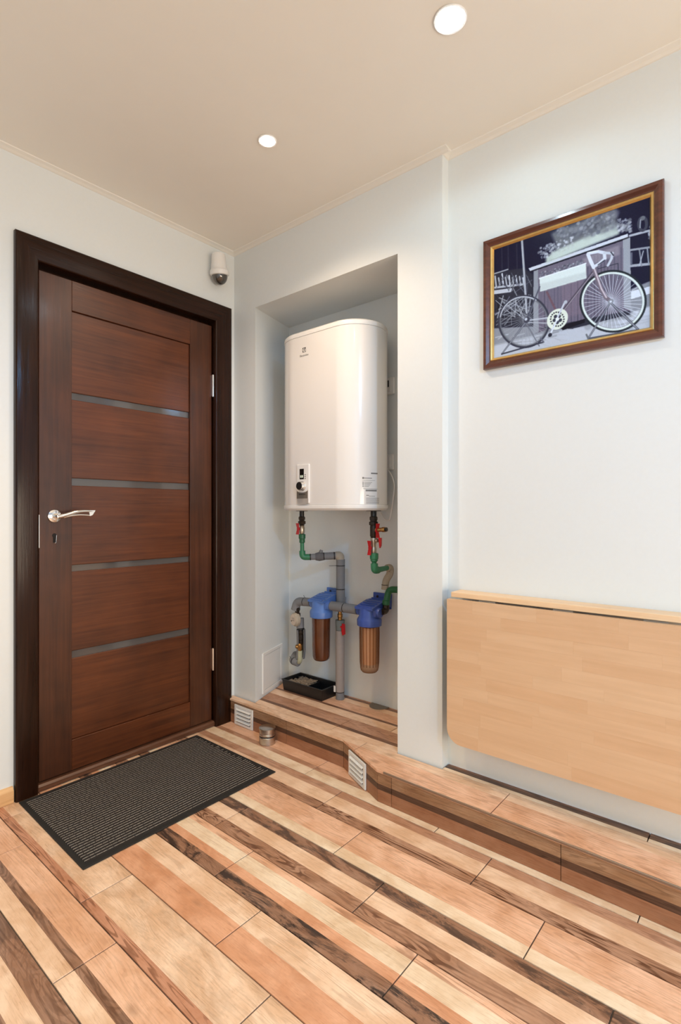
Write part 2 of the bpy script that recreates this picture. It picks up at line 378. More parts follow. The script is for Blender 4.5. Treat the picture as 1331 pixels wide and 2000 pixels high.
# ------------------------------------------------------------------ setting: walls, ceiling
H = 2.392
XL, YB = -2.7, -4.2
def quad(bm, *p):
    bm.faces.new([bm.verts.new(Vector(q)) for q in p])
def slab(bm, poly, z0, z1): prism(bm, [(x, y, z0) for x, y in poly], (0, 0, z1 - z0))
wl = NB()      # door wall, thick, with the door opening
box(wl, XL - .1, -0.955, 0, .12, 0, H + .05); box(wl, -0.115, 0.5, 0, .12, 0, H + .05); box(wl, -0.955, -0.115, 0, .12, 2.03, H + .05)
tag(obj('wall_left', wl, M['wall']), kind='structure')
def wall(name, poly, z0, z1):
    bm = NB(); slab(bm, poly, z0, z1); return tag(obj(name, bm, M['wall']), kind='structure')
# right wall with the heater niche, piece by piece
wall('wall_corner', [(0, 0), (0, -.166), (.37, -.026), (.5, -.026), (.5, 0)], 0, H + .05)
wall('wall_pillar', [(0, -1.013), (0, -1.21), (.5, -1.21), (.5, -1.06), (.37, -1.06)], 0, H + .05)
wall('wall_niche_back', [(.37, -.026), (.37, -1.06), (.5, -1.06), (.5, -.026)], 0, H + .05)
wall('wall_right', [(.045, -1.21), (.045, YB), (.5, YB), (.5, -1.21)], 0, H + .05)
wr = NB()
poly = [(0, -.166), (.37, -.026), (.37, -1.06), (0, -1.013)]
zz = [2.082, 2.112, 2.112, 2.082]
a = [wr.verts.new((x, y, z)) for (x, y), z in zip(poly, zz)]; b = [wr.verts.new((x, y, H + .05)) for x, y in poly]
wr.faces.new(a); wr.faces.new(b[::-1])
for i in range(4): wr.faces.new((a[i], a[(i + 1) % 4], b[(i + 1) % 4], b[i]))
tag(obj('wall_lintel', wr, M['wall']), kind='structure')
wf = NB(); box(wf, XL - .1, XL, YB, 0, 0, H + .05)
tag(obj('wall_far_left', wf, M['wall']), kind='structure')
wb = NB()      # wall behind the viewpoint with an opening added to let fill light in
box(wb, XL - .1, -2.4, YB - .1, YB, 0, H + .05); box(wb, -.4, .5, YB - .1, YB, 0, H + .05)
box(wb, -2.4, -.4, YB - .1, YB, 0, .45); box(wb, -2.4, -.4, YB - .1, YB, 2.25, H + .05)
tag(obj('wall_behind', wb, M['wall']), kind='structure')
ce = NB(); box(ce, XL - .1, .5, YB - .1, .12, H + .006, H + .06)
tag(obj('ceiling', ce, M['ceiling']), kind='structure')
def cornice(name, p, q, n):
    """slim moulding along the ceiling edge; n points into the room"""
    p, q, n = Vector(p), Vector(q), Vector(n)
    bm = NB(); prof = [(0, 0), (0.026, .0), (0.026, .002), (0.012, -.004), (0.004, -.010), (0, -.012)]
    prof = [(0, .006), (.028, .006), (.026, .003), (.013, -.001), (.005, -.006), (0, -.007)]
    prism(bm, [p + n * s + Vector((0, 0, h)) for s, h in prof], q - p)
    tag(obj(name, bm, M['cornice']), kind='structure')
cornice('trim_1', (XL, 0, H), (0, 0, H), (0, -1, 0)); cornice('trim_2', (0, 0, H), (0, -1.238, H), (-1, 0, 0))
cornice('trim_3', (.045, -1.21, H), (.045, YB, H), (-1, 0, 0)); cornice('trim_4', (-.001, -1.21, H), (.045, -1.21, H), (0, -1, 0))
bb = NB(); prism(bb, [(XL, 0, .001), (XL, -.016, .001), (XL, -.016, .045), (XL, -.008, .057), (XL, 0, .058)], (-1.0235 - XL, 0, 0))
tag(obj('baseboard_left', bb, M['light_board']), kind='structure')

# ------------------------------------------------------------------ floor with its tiles
GAP = 0.0015
def poly_tile(bm, poly, z0, z1, uvf, bev=0.0012):
    """flat tile of plan poly with a bevelled top edge and the print's UVs"""
    n = len(poly); cx = sum(p[0] for p in poly) / n; cy = sum(p[1] for p in poly) / n
    uvl = bm.loops.layers.uv.new('UVMap')
    lo = [bm.verts.new((x, y, z0)) for x, y in poly]; mid = [bm.verts.new((x, y, z1 - bev)) for x, y in poly]
    def ins(x, y):
        d = math.hypot(x - cx, y - cy) or 1
        return (x - (x - cx) / d * bev, y - (y - cy) / d * bev)
    up = [bm.verts.new(ins(x, y) + (z1,)) for x, y in poly]
    fs = [bm.faces.new(up)]
    for i in range(n):
        j = (i + 1) % n
        fs.append(bm.faces.new((lo[i], lo[j], mid[j], mid[i]))); fs.append(bm.faces.new((mid[i], mid[j], up[j], up[i])))
    for f in fs:
        for l in f.loops: l[uvl].uv = uvf(l.vert.co)
    return bm
fl = NB(); box(fl, XL, .37, YB, .12, -.06, -.0035)
floor = tag(obj('floor', fl, M['grout'], None), kind='structure')
ff = NB(); box(ff, XL, -.06, YB, -2.61, -.0035, 0)
ff2 = obj('far_tiling', ff, M['far_floor'], floor); ff2['kind'] = 'stuff'
rows = {}
tile_rows = [(-0.037 - .15 * (k + 1), -0.037 - .15 * k, k) for k in range(16)]
PH = [-.083, -.286, -.497, -.094, -.297, -.502, -.105, -.307, -.507]
for x0, x1, k in tile_rows:
    ph = PH[k] if k < 9 else PH[k - 9] + .02
    mat = T[k] if k < 9 else T[(k * 4 + 2) % 9]
    ys = [0.0] + [ph - .6 * i for i in range(6)]
    for i in range(len(ys) - 1):
        ya, yb = ys[i], max(ys[i + 1], -2.6)
        if ya <= -2.6 or ya - yb < .01: continue
        x1e = x1
        poly = [(x0 + GAP, yb + GAP), (x1e - GAP, yb + GAP), (x1e - GAP, ya - GAP), (x0 + GAP, ya - GAP)]
        bm = poly_tile(NB(), poly, -.0035, 0.0, lambda c, a=ya, i=i, x0=x0: ((a - c.y) + (0 if i else .6 + c.y * 0), max(0.001, min(.999, (c.x - x0) / .15))))
        t = obj('floor_tile', bm, mat, floor)

# ------------------------------------------------------------------ raised step with tiled top and risers
HS = 0.12
def front(y):
    if y > -.772: return -.040 + (y * .004)
    if y > -1.03: return -.043 + (y + .772) / -.258 * -.115
    return -.158
step = thing('platform', (0, -1.2, 0), kind='structure')
bm = NB()
edge = [(-.030, 0), (-.033, -.775), (-.147, -1.033), (-.147, -2.6), (.045, -2.6), (.045, -1.21), (0, -1.21), (0, -1.013), (.37, -1.06), (.37, -.026), (0, -.166), (0, 0)]
slab(bm, edge, -.0035, HS - .0095)
obj('step_core', bm, M['grout'], step)
def step_tile(poly, y_top, xlo, mat):
    bm = poly_tile(NB(), poly, HS - .0095, HS, lambda c: (y_top - c.y, max(.001, min(.999, (c.x - xlo) / .144))), .001)
    return obj('step_tile', bm, mat, step)
ov = .005
fy = [0, -.27, -.868, -1.47, -2.07, -2.6]
for ya, yb in zip(fy, fy[1:]):           # front row along the edge
    brk = [y for y in (-.772, -1.03) if yb < y < ya]
    left = [(front(y) - ov, y) for y in [yb + GAP] + sorted(brk) + [ya - GAP]]
    poly = [(-.007 - GAP, yb + GAP)] + [(-.007 - GAP, ya - GAP)] + left[::-1]
    step_tile(poly, ya, -.151, T['s0'])
fy = [0, -.07, -.672, -1.013]
for r, (x0, x1, mat, off) in enumerate([(-.007, .143, T['s1'], -.068), (.143, .293, T['s2'], -.28), (.293, .37, T['s1'], -.47)]):
    cuts = [0.0] + [off - .6 * i for i in range(3)]
    for ya, yb in zip(cuts, cuts[1:]):
        poly = [(x0 + GAP, yb + GAP), (x1 - GAP, yb + GAP), (x1 - GAP, ya - GAP), (x0 + GAP, ya - GAP)]
        poly = clip(poly, 0, -.166 - .002, .378, -1.0) if r or True else poly
        poly = clip(poly, 0, -1.013 + .002, .127, 1.0)
        if len(poly) >= 3: step_tile(poly, ya, x0, mat)
poly = [(-.007 + GAP, -.1656), (-.0005, -.1656), (-.0005, 0), (-.007 + GAP, 0)]
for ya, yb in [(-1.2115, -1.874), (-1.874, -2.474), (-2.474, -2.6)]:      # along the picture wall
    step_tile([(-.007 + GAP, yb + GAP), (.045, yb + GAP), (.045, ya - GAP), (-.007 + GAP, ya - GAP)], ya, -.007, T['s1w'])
def riser(p, q):
    p, q = Vector((p[0], p[1], 0)), Vector((q[0], q[1], 0)); d = (q - p); Ld = d.length; d.normalize()
    n = Vector((d.y, -d.x, 0)); n = n if n.x < 0 else -n
    bm = NB(); uvl = bm.loops.layers.uv.new('UVMap'); g = .001; z0, z1 = .001, HS - .0105
    pts = [(g, z0), (Ld - g, z0), (Ld - g, z1), (g, z1)]
    bk = [bm.verts.new(p + d * s + Vector((0, 0, z)) - n * .010) for s, z in pts]; fr = [bm.verts.new(p + d * s + Vector((0, 0, z))) for s, z in pts]
    fs = [bm.faces.new(fr)] + [bm.faces.new((bk[i], bk[(i + 1) % 4], fr[(i + 1) % 4], fr[i])) for i in range(4)]
    for f in fs:
        for l in f.loops: l[uvl].uv = ((l.vert.co - p).dot(d), max(.001, min(.999, l.vert.co.z / HS)))
    obj('riser_tile', bm, T['riser'], step)
F = lambda y: (front(y), y)
for ya, yb in [(-.001, -.43), (-.43, -.772), (-.772, -1.03), (-1.03, -1.092), (-1.092, -1.682), (-1.682, -2.28), (-2.28, -2.6)]: riser(F(ya), F(yb))
bm = NB(); box(bm, -.1655, -.1615, -2.6, -1.06, HS - .007, HS + .0008, .0006)
obj('edge_trim', bm, M['alu'], step)['label'] = 'thin metal edge strip'

# ------------------------------------------------------------------ door
door = thing('door_1', (-.53, 0, 0), 'dark brown panelled door with four narrow glass strips in a glossy wenge casing', 'door', kind='structure')
XO0, XI0, XI1, XO1, ZI, ZO = -1.0195, -.941, -.131, -.031, 2.013, 2.104
def casing(poly, mat):
    """mitred board with a rounded face profile"""
    bm = NB()
    fr = [Vector((x, -.024, z)) for x, z in poly]; bk = [Vector((x, 0, z)) for x, z in poly]
    f = bm.faces.new([bm.verts.new(p) for p in fr]); b = [bm.verts.new(p) for p in bk]; fv = list(f.verts)
    for i in range(len(b)): bm.faces.new((fv[i], fv[(i + 1) % 4], b[(i + 1) % 4], b[i]))
    bm.faces.new(b)
    es = [e for e in f.edges if abs((e.verts[0].co - e.verts[1].co).normalized().dot(Vector((1, 0, 1)).normalized())) > .5 and True]
    bmesh.ops.bevel(bm, geom=[e for e in f.edges if e.calc_length() > .3], offset=.008, segments=4, affect='EDGES', profile=.5)
    return obj('casing', bm, mat, door, True, angle=40)
casing([(XO0, .0), (XI0, .0), (XI0, ZI), (XO0, ZO)], M['casing'])
casing([(XI1, .0), (XO1, .0), (XO1, ZO), (XI1, ZI)], M['casing'])
casing([(XI0, ZI), (XI1, ZI), (XO1, ZO), (XO0, ZO)], M['casing_h'])
bm = NB()      # jamb lining, deeper and dark
box(bm, -.955, -.9435, .0, .10, 0, 2.03); box(bm, -.1265, -.115, .0, .10, 0, 2.03); box(bm, -.9435, -.1265, .0, .10, 2.016, 2.03)
box(bm, -.9435, -.9335, .05, .10, 0, 2.016); box(bm, -.1365, -.1265, .05, .10, 0, 2.016); box(bm, -.9335, -.1365, .05, .10, 1.99, 2.016)
obj('jamb', bm, M['casing'], door)
bm = NB(); box(bm, -.9335, -.1365, .06, .066, .03, 1.99); obj('backing', bm, M['dark_gap'], door)
D0, D1 = .006, .046
def part(name, x0, x1, z0, z1, y0, y1, mat, bev=.0012):
    bm = NB(); box(bm, x0, x1, y0, y1, z0, z1, bev); return obj(name, bm, mat, door)
part('stile', -.931, -.809, .032, 1.992, D0, D1, M['stile']); part('stile', -.259, -.136, .032, 1.992, D0, D1, M['stile'])
part('rail', -.8085, -.2595, 1.872, 1.992, D0 + .0005, D1, M['panel']); part('rail', -.8085, -.2595, .032, .152, D0 + .0005, D1, M['panel'])
for z0, z1 in [(1.546, 1.8715), (1.202, 1.517), (.852, 1.172), (.507, .826), (.1525, .477)]:
    part('panel', -.8085, -.2595, z0, z1, D0 + .009, D1, M['panel'], .002)
for z0, z1 in [(1.517, 1.546), (1.172, 1.202), (.826, .852), (.477, .507)]:
    part('glass_strip', -.8085, -.2595, z0, z1, D0 + .016, D0 + .022, M['door_glass'], 0)
for z0 in (1.640, .278):
    bm = NB(); lathe(bm, [(.004, z0 - .002), (.0065, z0), (.0065, z0 + .108), (.004, z0 + .11)], (-.1315, -.0005, 0), 'z', 12)
    box(bm, -.1375, -.1315, .001, .0055, z0 + .004, z0 + .106)
    obj('hinge', bm, M['chrome'], door, True)
# lever handle
hd = thing('handle', (-.878, 0, 1.05), parent=door)
bm = NB(); lathe(bm, [(.0255, D0), (.0255, -.001), (.024, -.005), (.016, -.0075), (.011, -.008), (.011, -.012), (.0095, -.042), (.0095, -.05)], (-.878, 0, 1.05), 'y', 28)
obj('rosette', bm, M['chrome'], hd, True)
bm = NB()
def ribbon(bm, pts, hw, ht):
    pts = fillet(pts, .03, 5); n = len(pts)
    tube(bm, pts, [hw + (ht - hw) * i / (n - 1) for i in range(n)], 12)
ribbon(bm, [(-.885, -.05, 1.047), (-.862, -.052, 1.052), (-.815, -.052, 1.067), (-.776, -.05, 1.070), (-.744, -.048, 1.068)], .0085, .0048)
ribbon(bm, [(-.862, -.051, 1.046), (-.835, -.051, 1.052), (-.80, -.05, 1.055), (-.762, -.048, 1.052)], .0045, .0035)
prism(bm, [(-.768, -.053, 1.073), (-.742, -.053, 1.0725), (-.753, -.053, 1.0535), (-.764, -.053, 1.049)], (0, .008, 0))
obj('lever', bm, M['chrome'], hd, True)
kh = NB(); ring = [(.0085 * math.cos(a), .0085 * math.sin(a) + .006) for a in [math.radians(x) for x in range(-50, 231, 20)]] + [(-.0052, -.022), (.0052, -.022)]
prism(kh, [(-.875 + x, D0 - .0008, .968 + z) for x, z in ring], (0, .002, 0)); kh_o = obj('keyhole', kh, M['dark_gap'], door)
kh = NB(); tube(kh, [(-.8672, D0 - .001, .975), (-.8685, D0 - .001, .957), (-.8695, D0 - .001, .946), (-.874, D0 - .001, .944)], .0012, 8); obj('keyhole_rim', kh, M['chrome'], door, True)
bm = NB(); prism(bm, [(-.943, .05, .0), (-.943, .0, .0), (-.943, -.012, .004), (-.943, -.012, .019), (-.943, -.004, .026), (-.943, .05, .03)], (.8125, 0, 0))
obj('threshold', bm, wood('threshold_wood', rgb(66, 40, 27), rgb(112, 74, 54), .35, 'x', coat=.2), door)
bm = NB(); box(bm, -.942, -.94, -.0245, .0, .93, 1.055); obj('strike_plate', bm, M['chrome'], door)

# ------------------------------------------------------------------ ceiling lights
def downlight(x, y, col, power, rad, label, group=None, cone=140):
    t = thing('ceiling_light', (x, y, H + .006), label, 'ceiling light', group)
    bm = NB(); lathe(bm, [(rad + .004, .0), (rad + .010, -.0005), (rad + .012, -.003), (rad + .010, -.005), (rad + .005, -.0045), (rad + .002, .0)], (x, y, H + .006), 'z', 32, False)
    obj('ring', bm, M['white_plastic'], t, True)
    bm = NB(); lathe(bm, [(rad + .004, 0), (rad, -.004), (rad * .8, -.007), (rad * .4, -.009), (rad * .05, -.0095)], (x, y, H + .006), 'z', 28)
    obj('lens', bm, emit('lamp_lens', tuple(.5 + .5 * c for c in col), 70.0), t, True)
    l = bpy.data.lights.new('downlight', 'SPOT'); l.energy = power; l.color = col; l.shadow_soft_size = rad; l.spot_size = math.radians(cone); l.spot_blend = 1.0 if cone < 150 else 0.25
    o = bpy.data.objects.new('downlight_lamp', l); C.objects.link(o); o.parent = t; o.location = (0, 0, -.045)
for (x, y, col, pw, rad, cone), lab in zip(LAMPS, ('small warm glowing recessed ceiling downlight nearest the door', 'large cool white glowing recessed ceiling downlight near the picture wall')):
    downlight(x, y, col, pw, rad, lab, None, cone)
for (x, y, col, pw, cone), lab in zip(FILL_LAMPS, ('unseen added downlight behind the viewpoint, tinted blue to offset warm bounce', 'unseen added fill downlight above the mat end furthest from the step', 'unseen added fill downlight almost above the viewpoint')):
    downlight(x, y, col, pw, .033, lab, None, cone)  # added fill lamps, given the same fixture as the visible ones

# ------------------------------------------------------------------ dome sensor above the door
t = thing('motion_sensor', (-.128, 0, 2.19), 'white tapered ceiling-corner sensor with smoked dome above the door corner', 'sensor')
tilt = Matrix.Translation((-.128, -.0485, 2.23)) @ Matrix.Rotation(math.radians(-9), 4, 'Y') @ Matrix.Rotation(math.radians(6), 4, 'X')
bm = lathe(NB(), [(.022, .104), (.030, .101), (.0325, .094), (.038, .035), (.041, .026), (.0455, .022), (.0465, .012), (.0455, .002), (.042, 0)], seg=32); xform(bm, tilt)
obj('housing', bm, M['white_plastic'], t, True)
bm = lathe(NB(), [(.0405, .001)] + [(.0385 * math.cos(a), -.044 * math.sin(a)) for a in [math.radians(k) for k in range(0, 90, 9)]] + [(.001, -.044)], seg=32); xform(bm, tilt)
obj('dome', bm, M['dome'], t, True)
bm = NB(); box(bm, -.148, -.108, -.02, 0, 2.25, 2.30, .003); obj('bracket', bm, M['white_plastic'], t)

# ------------------------------------------------------------------ framed picture
Y0, Y1, Z0, Z1 = -1.357, -1.911, 1.571, 2.0265
pic = thing('picture_frame', (.045, -1.634, Z0), 'framed black and white bicycle photograph in mahogany and gold frame on right wall', 'picture')
XW = .045
def frame_ring(name, o, i, prof, mat):
    """mitred frame sides; o/i = outer/inner rect (ya,yb,za,zb); prof = [(t, x)] from outer to inner"""
    corners = [(0, 0), (1, 0), (1, 1), (0, 1)]
    def pt(c, tt, x):
        y = (o[0] + (i[0] - o[0]) * tt) if c[0] == 0 else (o[1] + (i[1] - o[1]) * tt)
        z = (o[2] + (i[2] - o[2]) * tt) if c[1] == 0 else (o[3] + (i[3] - o[3]) * tt)
        return Vector((x, y, z))
    for k in range(4):
        bm = NB(); a, b = corners[k], corners[(k + 1) % 4]
        A = [bm.verts.new(pt(a, tt, x)) for tt, x in prof]; Bv = [bm.verts.new(pt(b, tt, x)) for tt, x in prof]
        for j in range(len(prof)): bm.faces.new((A[j], A[(j + 1) % len(prof)], Bv[(j + 1) % len(prof)], Bv[j]))
        bm.faces.new(A); bm.faces.new(Bv[::-1]); obj(name, bm, mat, pic)
O = (Y0, Y1, Z0, Z1); I1 = (Y0 - .026, Y1 + .026, Z0 + .026, Z1 - .026); I2 = (Y0 - .037, Y1 + .037, Z0 + .037, Z1 - .037)
frame_ring('frame_side', O, I1, [(0, XW - .001), (0, XW - .014), (.12, XW - .020), (.5, XW - .021), (.85, XW - .015), (1, XW - .013), (1, XW - .001)], M['mahogany'])
frame_ring('gold_slip', I1, I2, [(0, XW - .002), (0, XW - .0135), (.2, XW - .0155), (.6, XW - .013), (1, XW - .007), (1, XW - .002)], M['gold'])
# the print is painted here in its own plane
GW, GH = 300, 236
SS = 2; PW, PHt = GW * SS, GH * SS
src = np.array([(138, 505), (1130, 160), (1140, 990), (143, 1195)], float); dst = np.array([(0, 0), (PW, 0), (PW, PHt), (0, PHt)], float)
A = []
for (x, y), (uu, vv) in zip(src, dst):
    A.append([x, y, 1, 0, 0, 0, -uu * x, -uu * y]); A.append([0, 0, 0, x, y, 1, -vv * x, -vv * y])
hm = np.append(np.linalg.solve(np.array(A), dst.reshape(-1)), 1).reshape(3, 3)
def hp(p):
    w = hm @ np.array([p[0], p[1], 1.0]); return w[:2] / w[2]
img = np.zeros((PHt, PW, 3)); img[:] = (34, 33, 60)
gy, gx = np.mgrid[0:PHt, 0:PW] + 0.5
def blend(mask, col): img[:] = img * (1 - mask[..., None]) + np.array(col, float) * mask[..., None]
def pg(pts, col, al=1.0, soft=1.0):
    P = np.array([hp(p) for p in pts]); inside = np.zeros((PHt, PW), bool); n = len(P)
    for i in range(n):
        (xa, ya), (xb, yb) = P[i], P[(i + 1) % n]
        if ya == yb: continue
        c = ((ya > gy) != (yb > gy)) & (gx < (xb - xa) * (gy - ya) / (yb - ya) + xa); inside ^= c
    m = inside.astype(float)
    if soft > 1: m = blur(m, int(soft))
    blend(m * al, col)
def blur(a, r):
    for ax in (0, 1):
        k = np.zeros_like(a)
        for s in range(-r, r + 1): k += np.roll(a, s, ax)
        a = k / (2 * r + 1)
    return a
def ln(pts, w, col, al=1.0):
    P = [hp(p) for p in pts]
    for a, b in zip(P, P[1:]):
        d = b - a; L2 = max(d @ d, 1e-6)
        x0, x1 = int(max(0, min(a[0], b[0]) - w - 3)), int(min(PW, max(a[0], b[0]) + w + 4)); y0, y1 = int(max(0, min(a[1], b[1]) - w - 3)), int(min(PHt, max(a[1], b[1]) + w + 4))
        if x1 <= x0 or y1 <= y0: continue
        X, Y = gx[y0:y1, x0:x1], gy[y0:y1, x0:x1]
        tt = np.clip(((X - a[0]) * d[0] + (Y - a[1]) * d[1]) / L2, 0, 1)
        ds = np.hypot(X - a[0] - tt * d[0], Y - a[1] - tt * d[1])
        m = np.clip(w / 2 + .6 - ds, 0, 1) * al
        img[y0:y1, x0:x1] = img[y0:y1, x0:x1] * (1 - m[..., None]) + np.array(col, float) * m[..., None]
def dot(p, r, col, al=1.0, soft=1.0):
    c = hp(p); m = np.clip((r - np.hypot(gx - c[0], gy - c[1])) / soft + .5, 0, 1) * al
    blend(m, col)
def ell(c, rx, ry, w, col, al=1.0, a0=0, a1=360, n=72):
    ln([(c[0] + rx * math.cos(math.radians(a0 + (a1 - a0) * k / n)), c[1] + ry * math.sin(math.radians(a0 + (a1 - a0) * k / n))) for k in range(n + 1)], w, col, al)
R = random.Random(3)
def jit(a, b): return a + (b - a) * R.random()
def g(v): return (v * .985, v * 1.0, v * 1.01 + (12 if v < 120 else 4))
# ground
pg([(143, 1000), (400, 985), (640, 985), (1005, 905), (1010, 745), (1140, 690), (1140, 1000), (143, 1200)], g(150), 1, 2)
pg([(143, 1110), (420, 1040), (700, 985), (1140, 900), (1140, 1000), (143, 1200)], g(196), 1, 5)
pg([(1010, 760), (1140, 725), (1140, 770), (1010, 810)], g(225)); pg([(1020, 890), (1140, 850), (1140, 905), (1010, 930)], g(222), .8, 3)
for k in range(26): ln([(jit(150, 600), jit(1030, 1150)), (jit(150, 700), jit(1010, 1120))], 1, g(jit(130, 215)), .35)
for k in range(40): p0 = (jit(150, 1130), 0); yb_ = 1175 - (p0[0] - 143) * .2 - jit(0, 120); ln([(p0[0], yb_), (p0[0] + jit(20, 90), yb_ - jit(4, 22))], jit(2, 7), g(jit(120, 235)), .45)
for k in range(30): dot((jit(690, 1130), jit(860, 1000)), jit(5, 14), g(jit(120, 230)), .35, 6)
# dark backdrop with vertical boards, chairs at left
for x in (190, 230, 285): ln([(x, 470), (x + 4, 640)], 5, g(70), .6)
pg([(140, 650), (330, 620), (392, 660), (395, 985), (143, 1000)], g(58), 1, 3)
ln([(140, 660), (230, 630)], 5, g(170)); ln([(150, 745), (330, 722)], 8, g(190)); ln([(145, 775), (250, 760)], 16, g(200))
for k in range(9): ln([(150 + k * 22, jit(655, 690)), (158 + k * 22, jit(725, 745))], 6, g(jit(170, 225)))
for k in range(60): ln([(jit(148, 330), jit(790, 850)), (jit(148, 330), jit(880, 985))], jit(1, 3), g(jit(20, 60)), .8)
for k in range(22): ln([(jit(148, 385), jit(780, 860)), (jit(148, 385), jit(880, 985))], jit(2, 5), g(jit(110, 200)), .8)
for k in range(14): ln([(jit(148, 385), jit(640, 720)), (jit(148, 385), jit(700, 800))], jit(2, 4), g(jit(60, 170)), .8)
# planter cabinet
pg([(392, 640), (960, 440), (1000, 425), (1012, 885), (620, 965), (395, 1035)], (122, 114, 128))
pg([(392, 640), (420, 630), (428, 1020), (395, 1035)], g(158))
for k in range(26):
    x = 440 + k * 21; ln([(x, 660 - (x - 440) * .35), (x + 4, 1005 - (x - 440) * .2)], jit(1, 3), g(jit(60, 110)), .7)
pg([(700, 560), (930, 470), (935, 530), (720, 610)], (160, 152, 160), .7, 4); pg([(560, 700), (700, 650), (720, 900), (590, 930)], (138, 122, 134), .55, 5)
ln([(800, 620), (925, 585), (930, 680)], 3, g(70)); pg([(955, 432), (1000, 420), (1012, 885), (965, 860)], g(166))
pg([(430, 1000), (1000, 880), (1005, 905), (640, 1000)], g(60)); pg([(560, 985), (720, 935), (720, 960), (580, 1010)], g(34))
# worktop
pg([(360, 622), (985, 398), (988, 418), (372, 640)], g(214)); ln([(372, 642), (988, 422)], 5, g(40))
# foliage and flowers on top
pg([(500, 400), (905, 240), (930, 400), (560, 545)], g(120), 1, 7); pg([(470, 545), (900, 330), (930, 395), (470, 590)], (196, 206, 196), 1, 6)
for k in range(90): dot((jit(540, 905), jit(255, 420)), jit(8, 20), g(jit(60, 170)), .35, 10)
for k in range(150): dot((jit(520, 900), jit(270, 420)), jit(3, 9), g(jit(90, 190)), .5, 4)
for k in range(110): x = jit(420, 640); dot((x, 545 - (x - 420) * .33 + jit(-55, 22)), jit(2, 6), g(jit(120, 225)), .75, 3)
for k in range(80): dot((jit(915, 1010), jit(305, 385)), jit(2, 6), g(jit(110, 220)), .7, 3)
pg([(500, 520), (900, 370), (935, 395), (520, 565)], (204, 214, 204), .8, 5)
# shelf, bell jar and chairs at right
ln([(1000, 410), (1140, 372)], 8, g(185)); ell((1078, 335), 25, 42, 9, g(80)); dot((1078, 300), 8, g(120)); ln([(1065, 310), (1062, 360)], 3, g(180))
for k in range(16): dot((1128 + jit(-8, 8), 340 + k * 6), jit(2, 5), g(jit(150, 235)), .8, 2)
ln([(1005, 500), (1138, 480)], 7, g(160)); ln([(1005, 600), (1138, 585)], 9, g(175)); ln([(1060, 500), (1075, 600)], 4, g(150)); ln([(1110, 490), (1120, 590)], 4, g(165)); ln([(1085, 505), (1060, 600)], 3, g(190)); ln([(1010, 520), (1010, 590)], 6, g(110))
# pole
ln([(318, 445), (352, 900)], 9, g(186)); ln([(324, 445), (358, 900)], 2, g(110))
# crate with plants
for k in range(120): x = jit(430, 705); dot((x, 670 - (x - 430) * .33 + jit(-22, 28)), jit(1.5, 4), g(jit(70, 200)), .8, 2)
pg([(430, 682), (722, 585), (726, 680), (436, 768)], (222, 230, 224)); pg([(436, 720), (724, 640), (726, 680), (436, 768)], (196, 202, 198), .6, 4); ln([(430, 684), (722, 587)], 4, g(240))
# wheels
def wheel(c, rx, ry, tire, rim, wt, wr_, hub, sp, ns):
    for k in range(ns):
        a = 2 * math.pi * k / ns + .1; ln([(hub[0] + 8 * math.cos(a + 1.2), hub[1] + 8 * math.sin(a + 1.2)), (c[0] + rx * .93 * math.cos(a), c[1] + ry * .93 * math.sin(a))], 1.6, sp, .85)
    ell(c, rx, ry, wt, tire); ell(c, rx * .945, ry * .945, wr_, rim); ell(c, rx * .9, ry * .9, 1.5, g(120), .6)
wheel((334, 957), 158, 162, g(72), g(122), 8, 4, (350, 948), g(168), 32)
ell((334, 957), 152, 156, 4, g(205), .8, 190, 300)
wheel((896, 824), 204, 189, (50, 56, 62), (222, 230, 222), 10, 7, (880, 826), g(226), 38)
# stands
for w, cA_ in ((7, g(86)), (3, g(160))):
    ln([(880, 832), (742, 1060)], w, cA_); ln([(880, 832), (1058, 1000)], w, cA_); ln([(345, 962), (196, 1163)], w, cA_); ln([(345, 962), (432, 1110)], w * .6, cA_)
ln([(742, 1060), (1058, 1002)], 6, g(92)); ln([(730, 1035), (742, 1060)], 6, g(120)); ln([(196, 1163), (460, 1085)], 6, g(70)); ln([(440, 1060), (460, 1085)], 5, g(110))
# frame tubes
ln([(585, 880), (765, 645)], 10, (92, 84, 96)); ln([(589, 880), (769, 645)], 3, (170, 160, 166)); ln([(478, 770), (535, 885)], 8, (122, 96, 104))
ln([(352, 940), (432, 738)], 6, g(96)); ln([(352, 950), (500, 930)], 5, g(200)); ln([(352, 962), (500, 965)], 3, g(190))
ln([(770, 610), (818, 745), (850, 800), (884, 826)], 13, (128, 116, 124)); ln([(773, 612), (822, 745), (854, 800)], 5, (206, 192, 196))
dot((352, 946), 13, g(80)); dot((347, 942), 6, g(200)); dot((882, 826), 10, g(150)); dot((882, 826), 4, g(220))
# chainring
dot((545, 940), 41, (226, 230, 214)); ell((545, 940), 44, 48, 5, (206, 208, 196), .0)
for k in range(18): a = k * math.pi / 9; dot((545 + 42 * math.cos(a), 940 + 44 * math.sin(a)), 3.2, g(52))
for k in range(5): a = k * math.pi * .4 + .3; dot((545 + 20 * math.cos(a), 940 + 21 * math.sin(a)), 7, g(70))
ln([(545, 938), (502, 1035)], 7, g(222)); ln([(548, 925), (592, 832)], 7, g(206)); dot((545, 940), 7, g(235)); dot((500, 1040), 8, g(60)); dot((596, 832), 7, g(190))
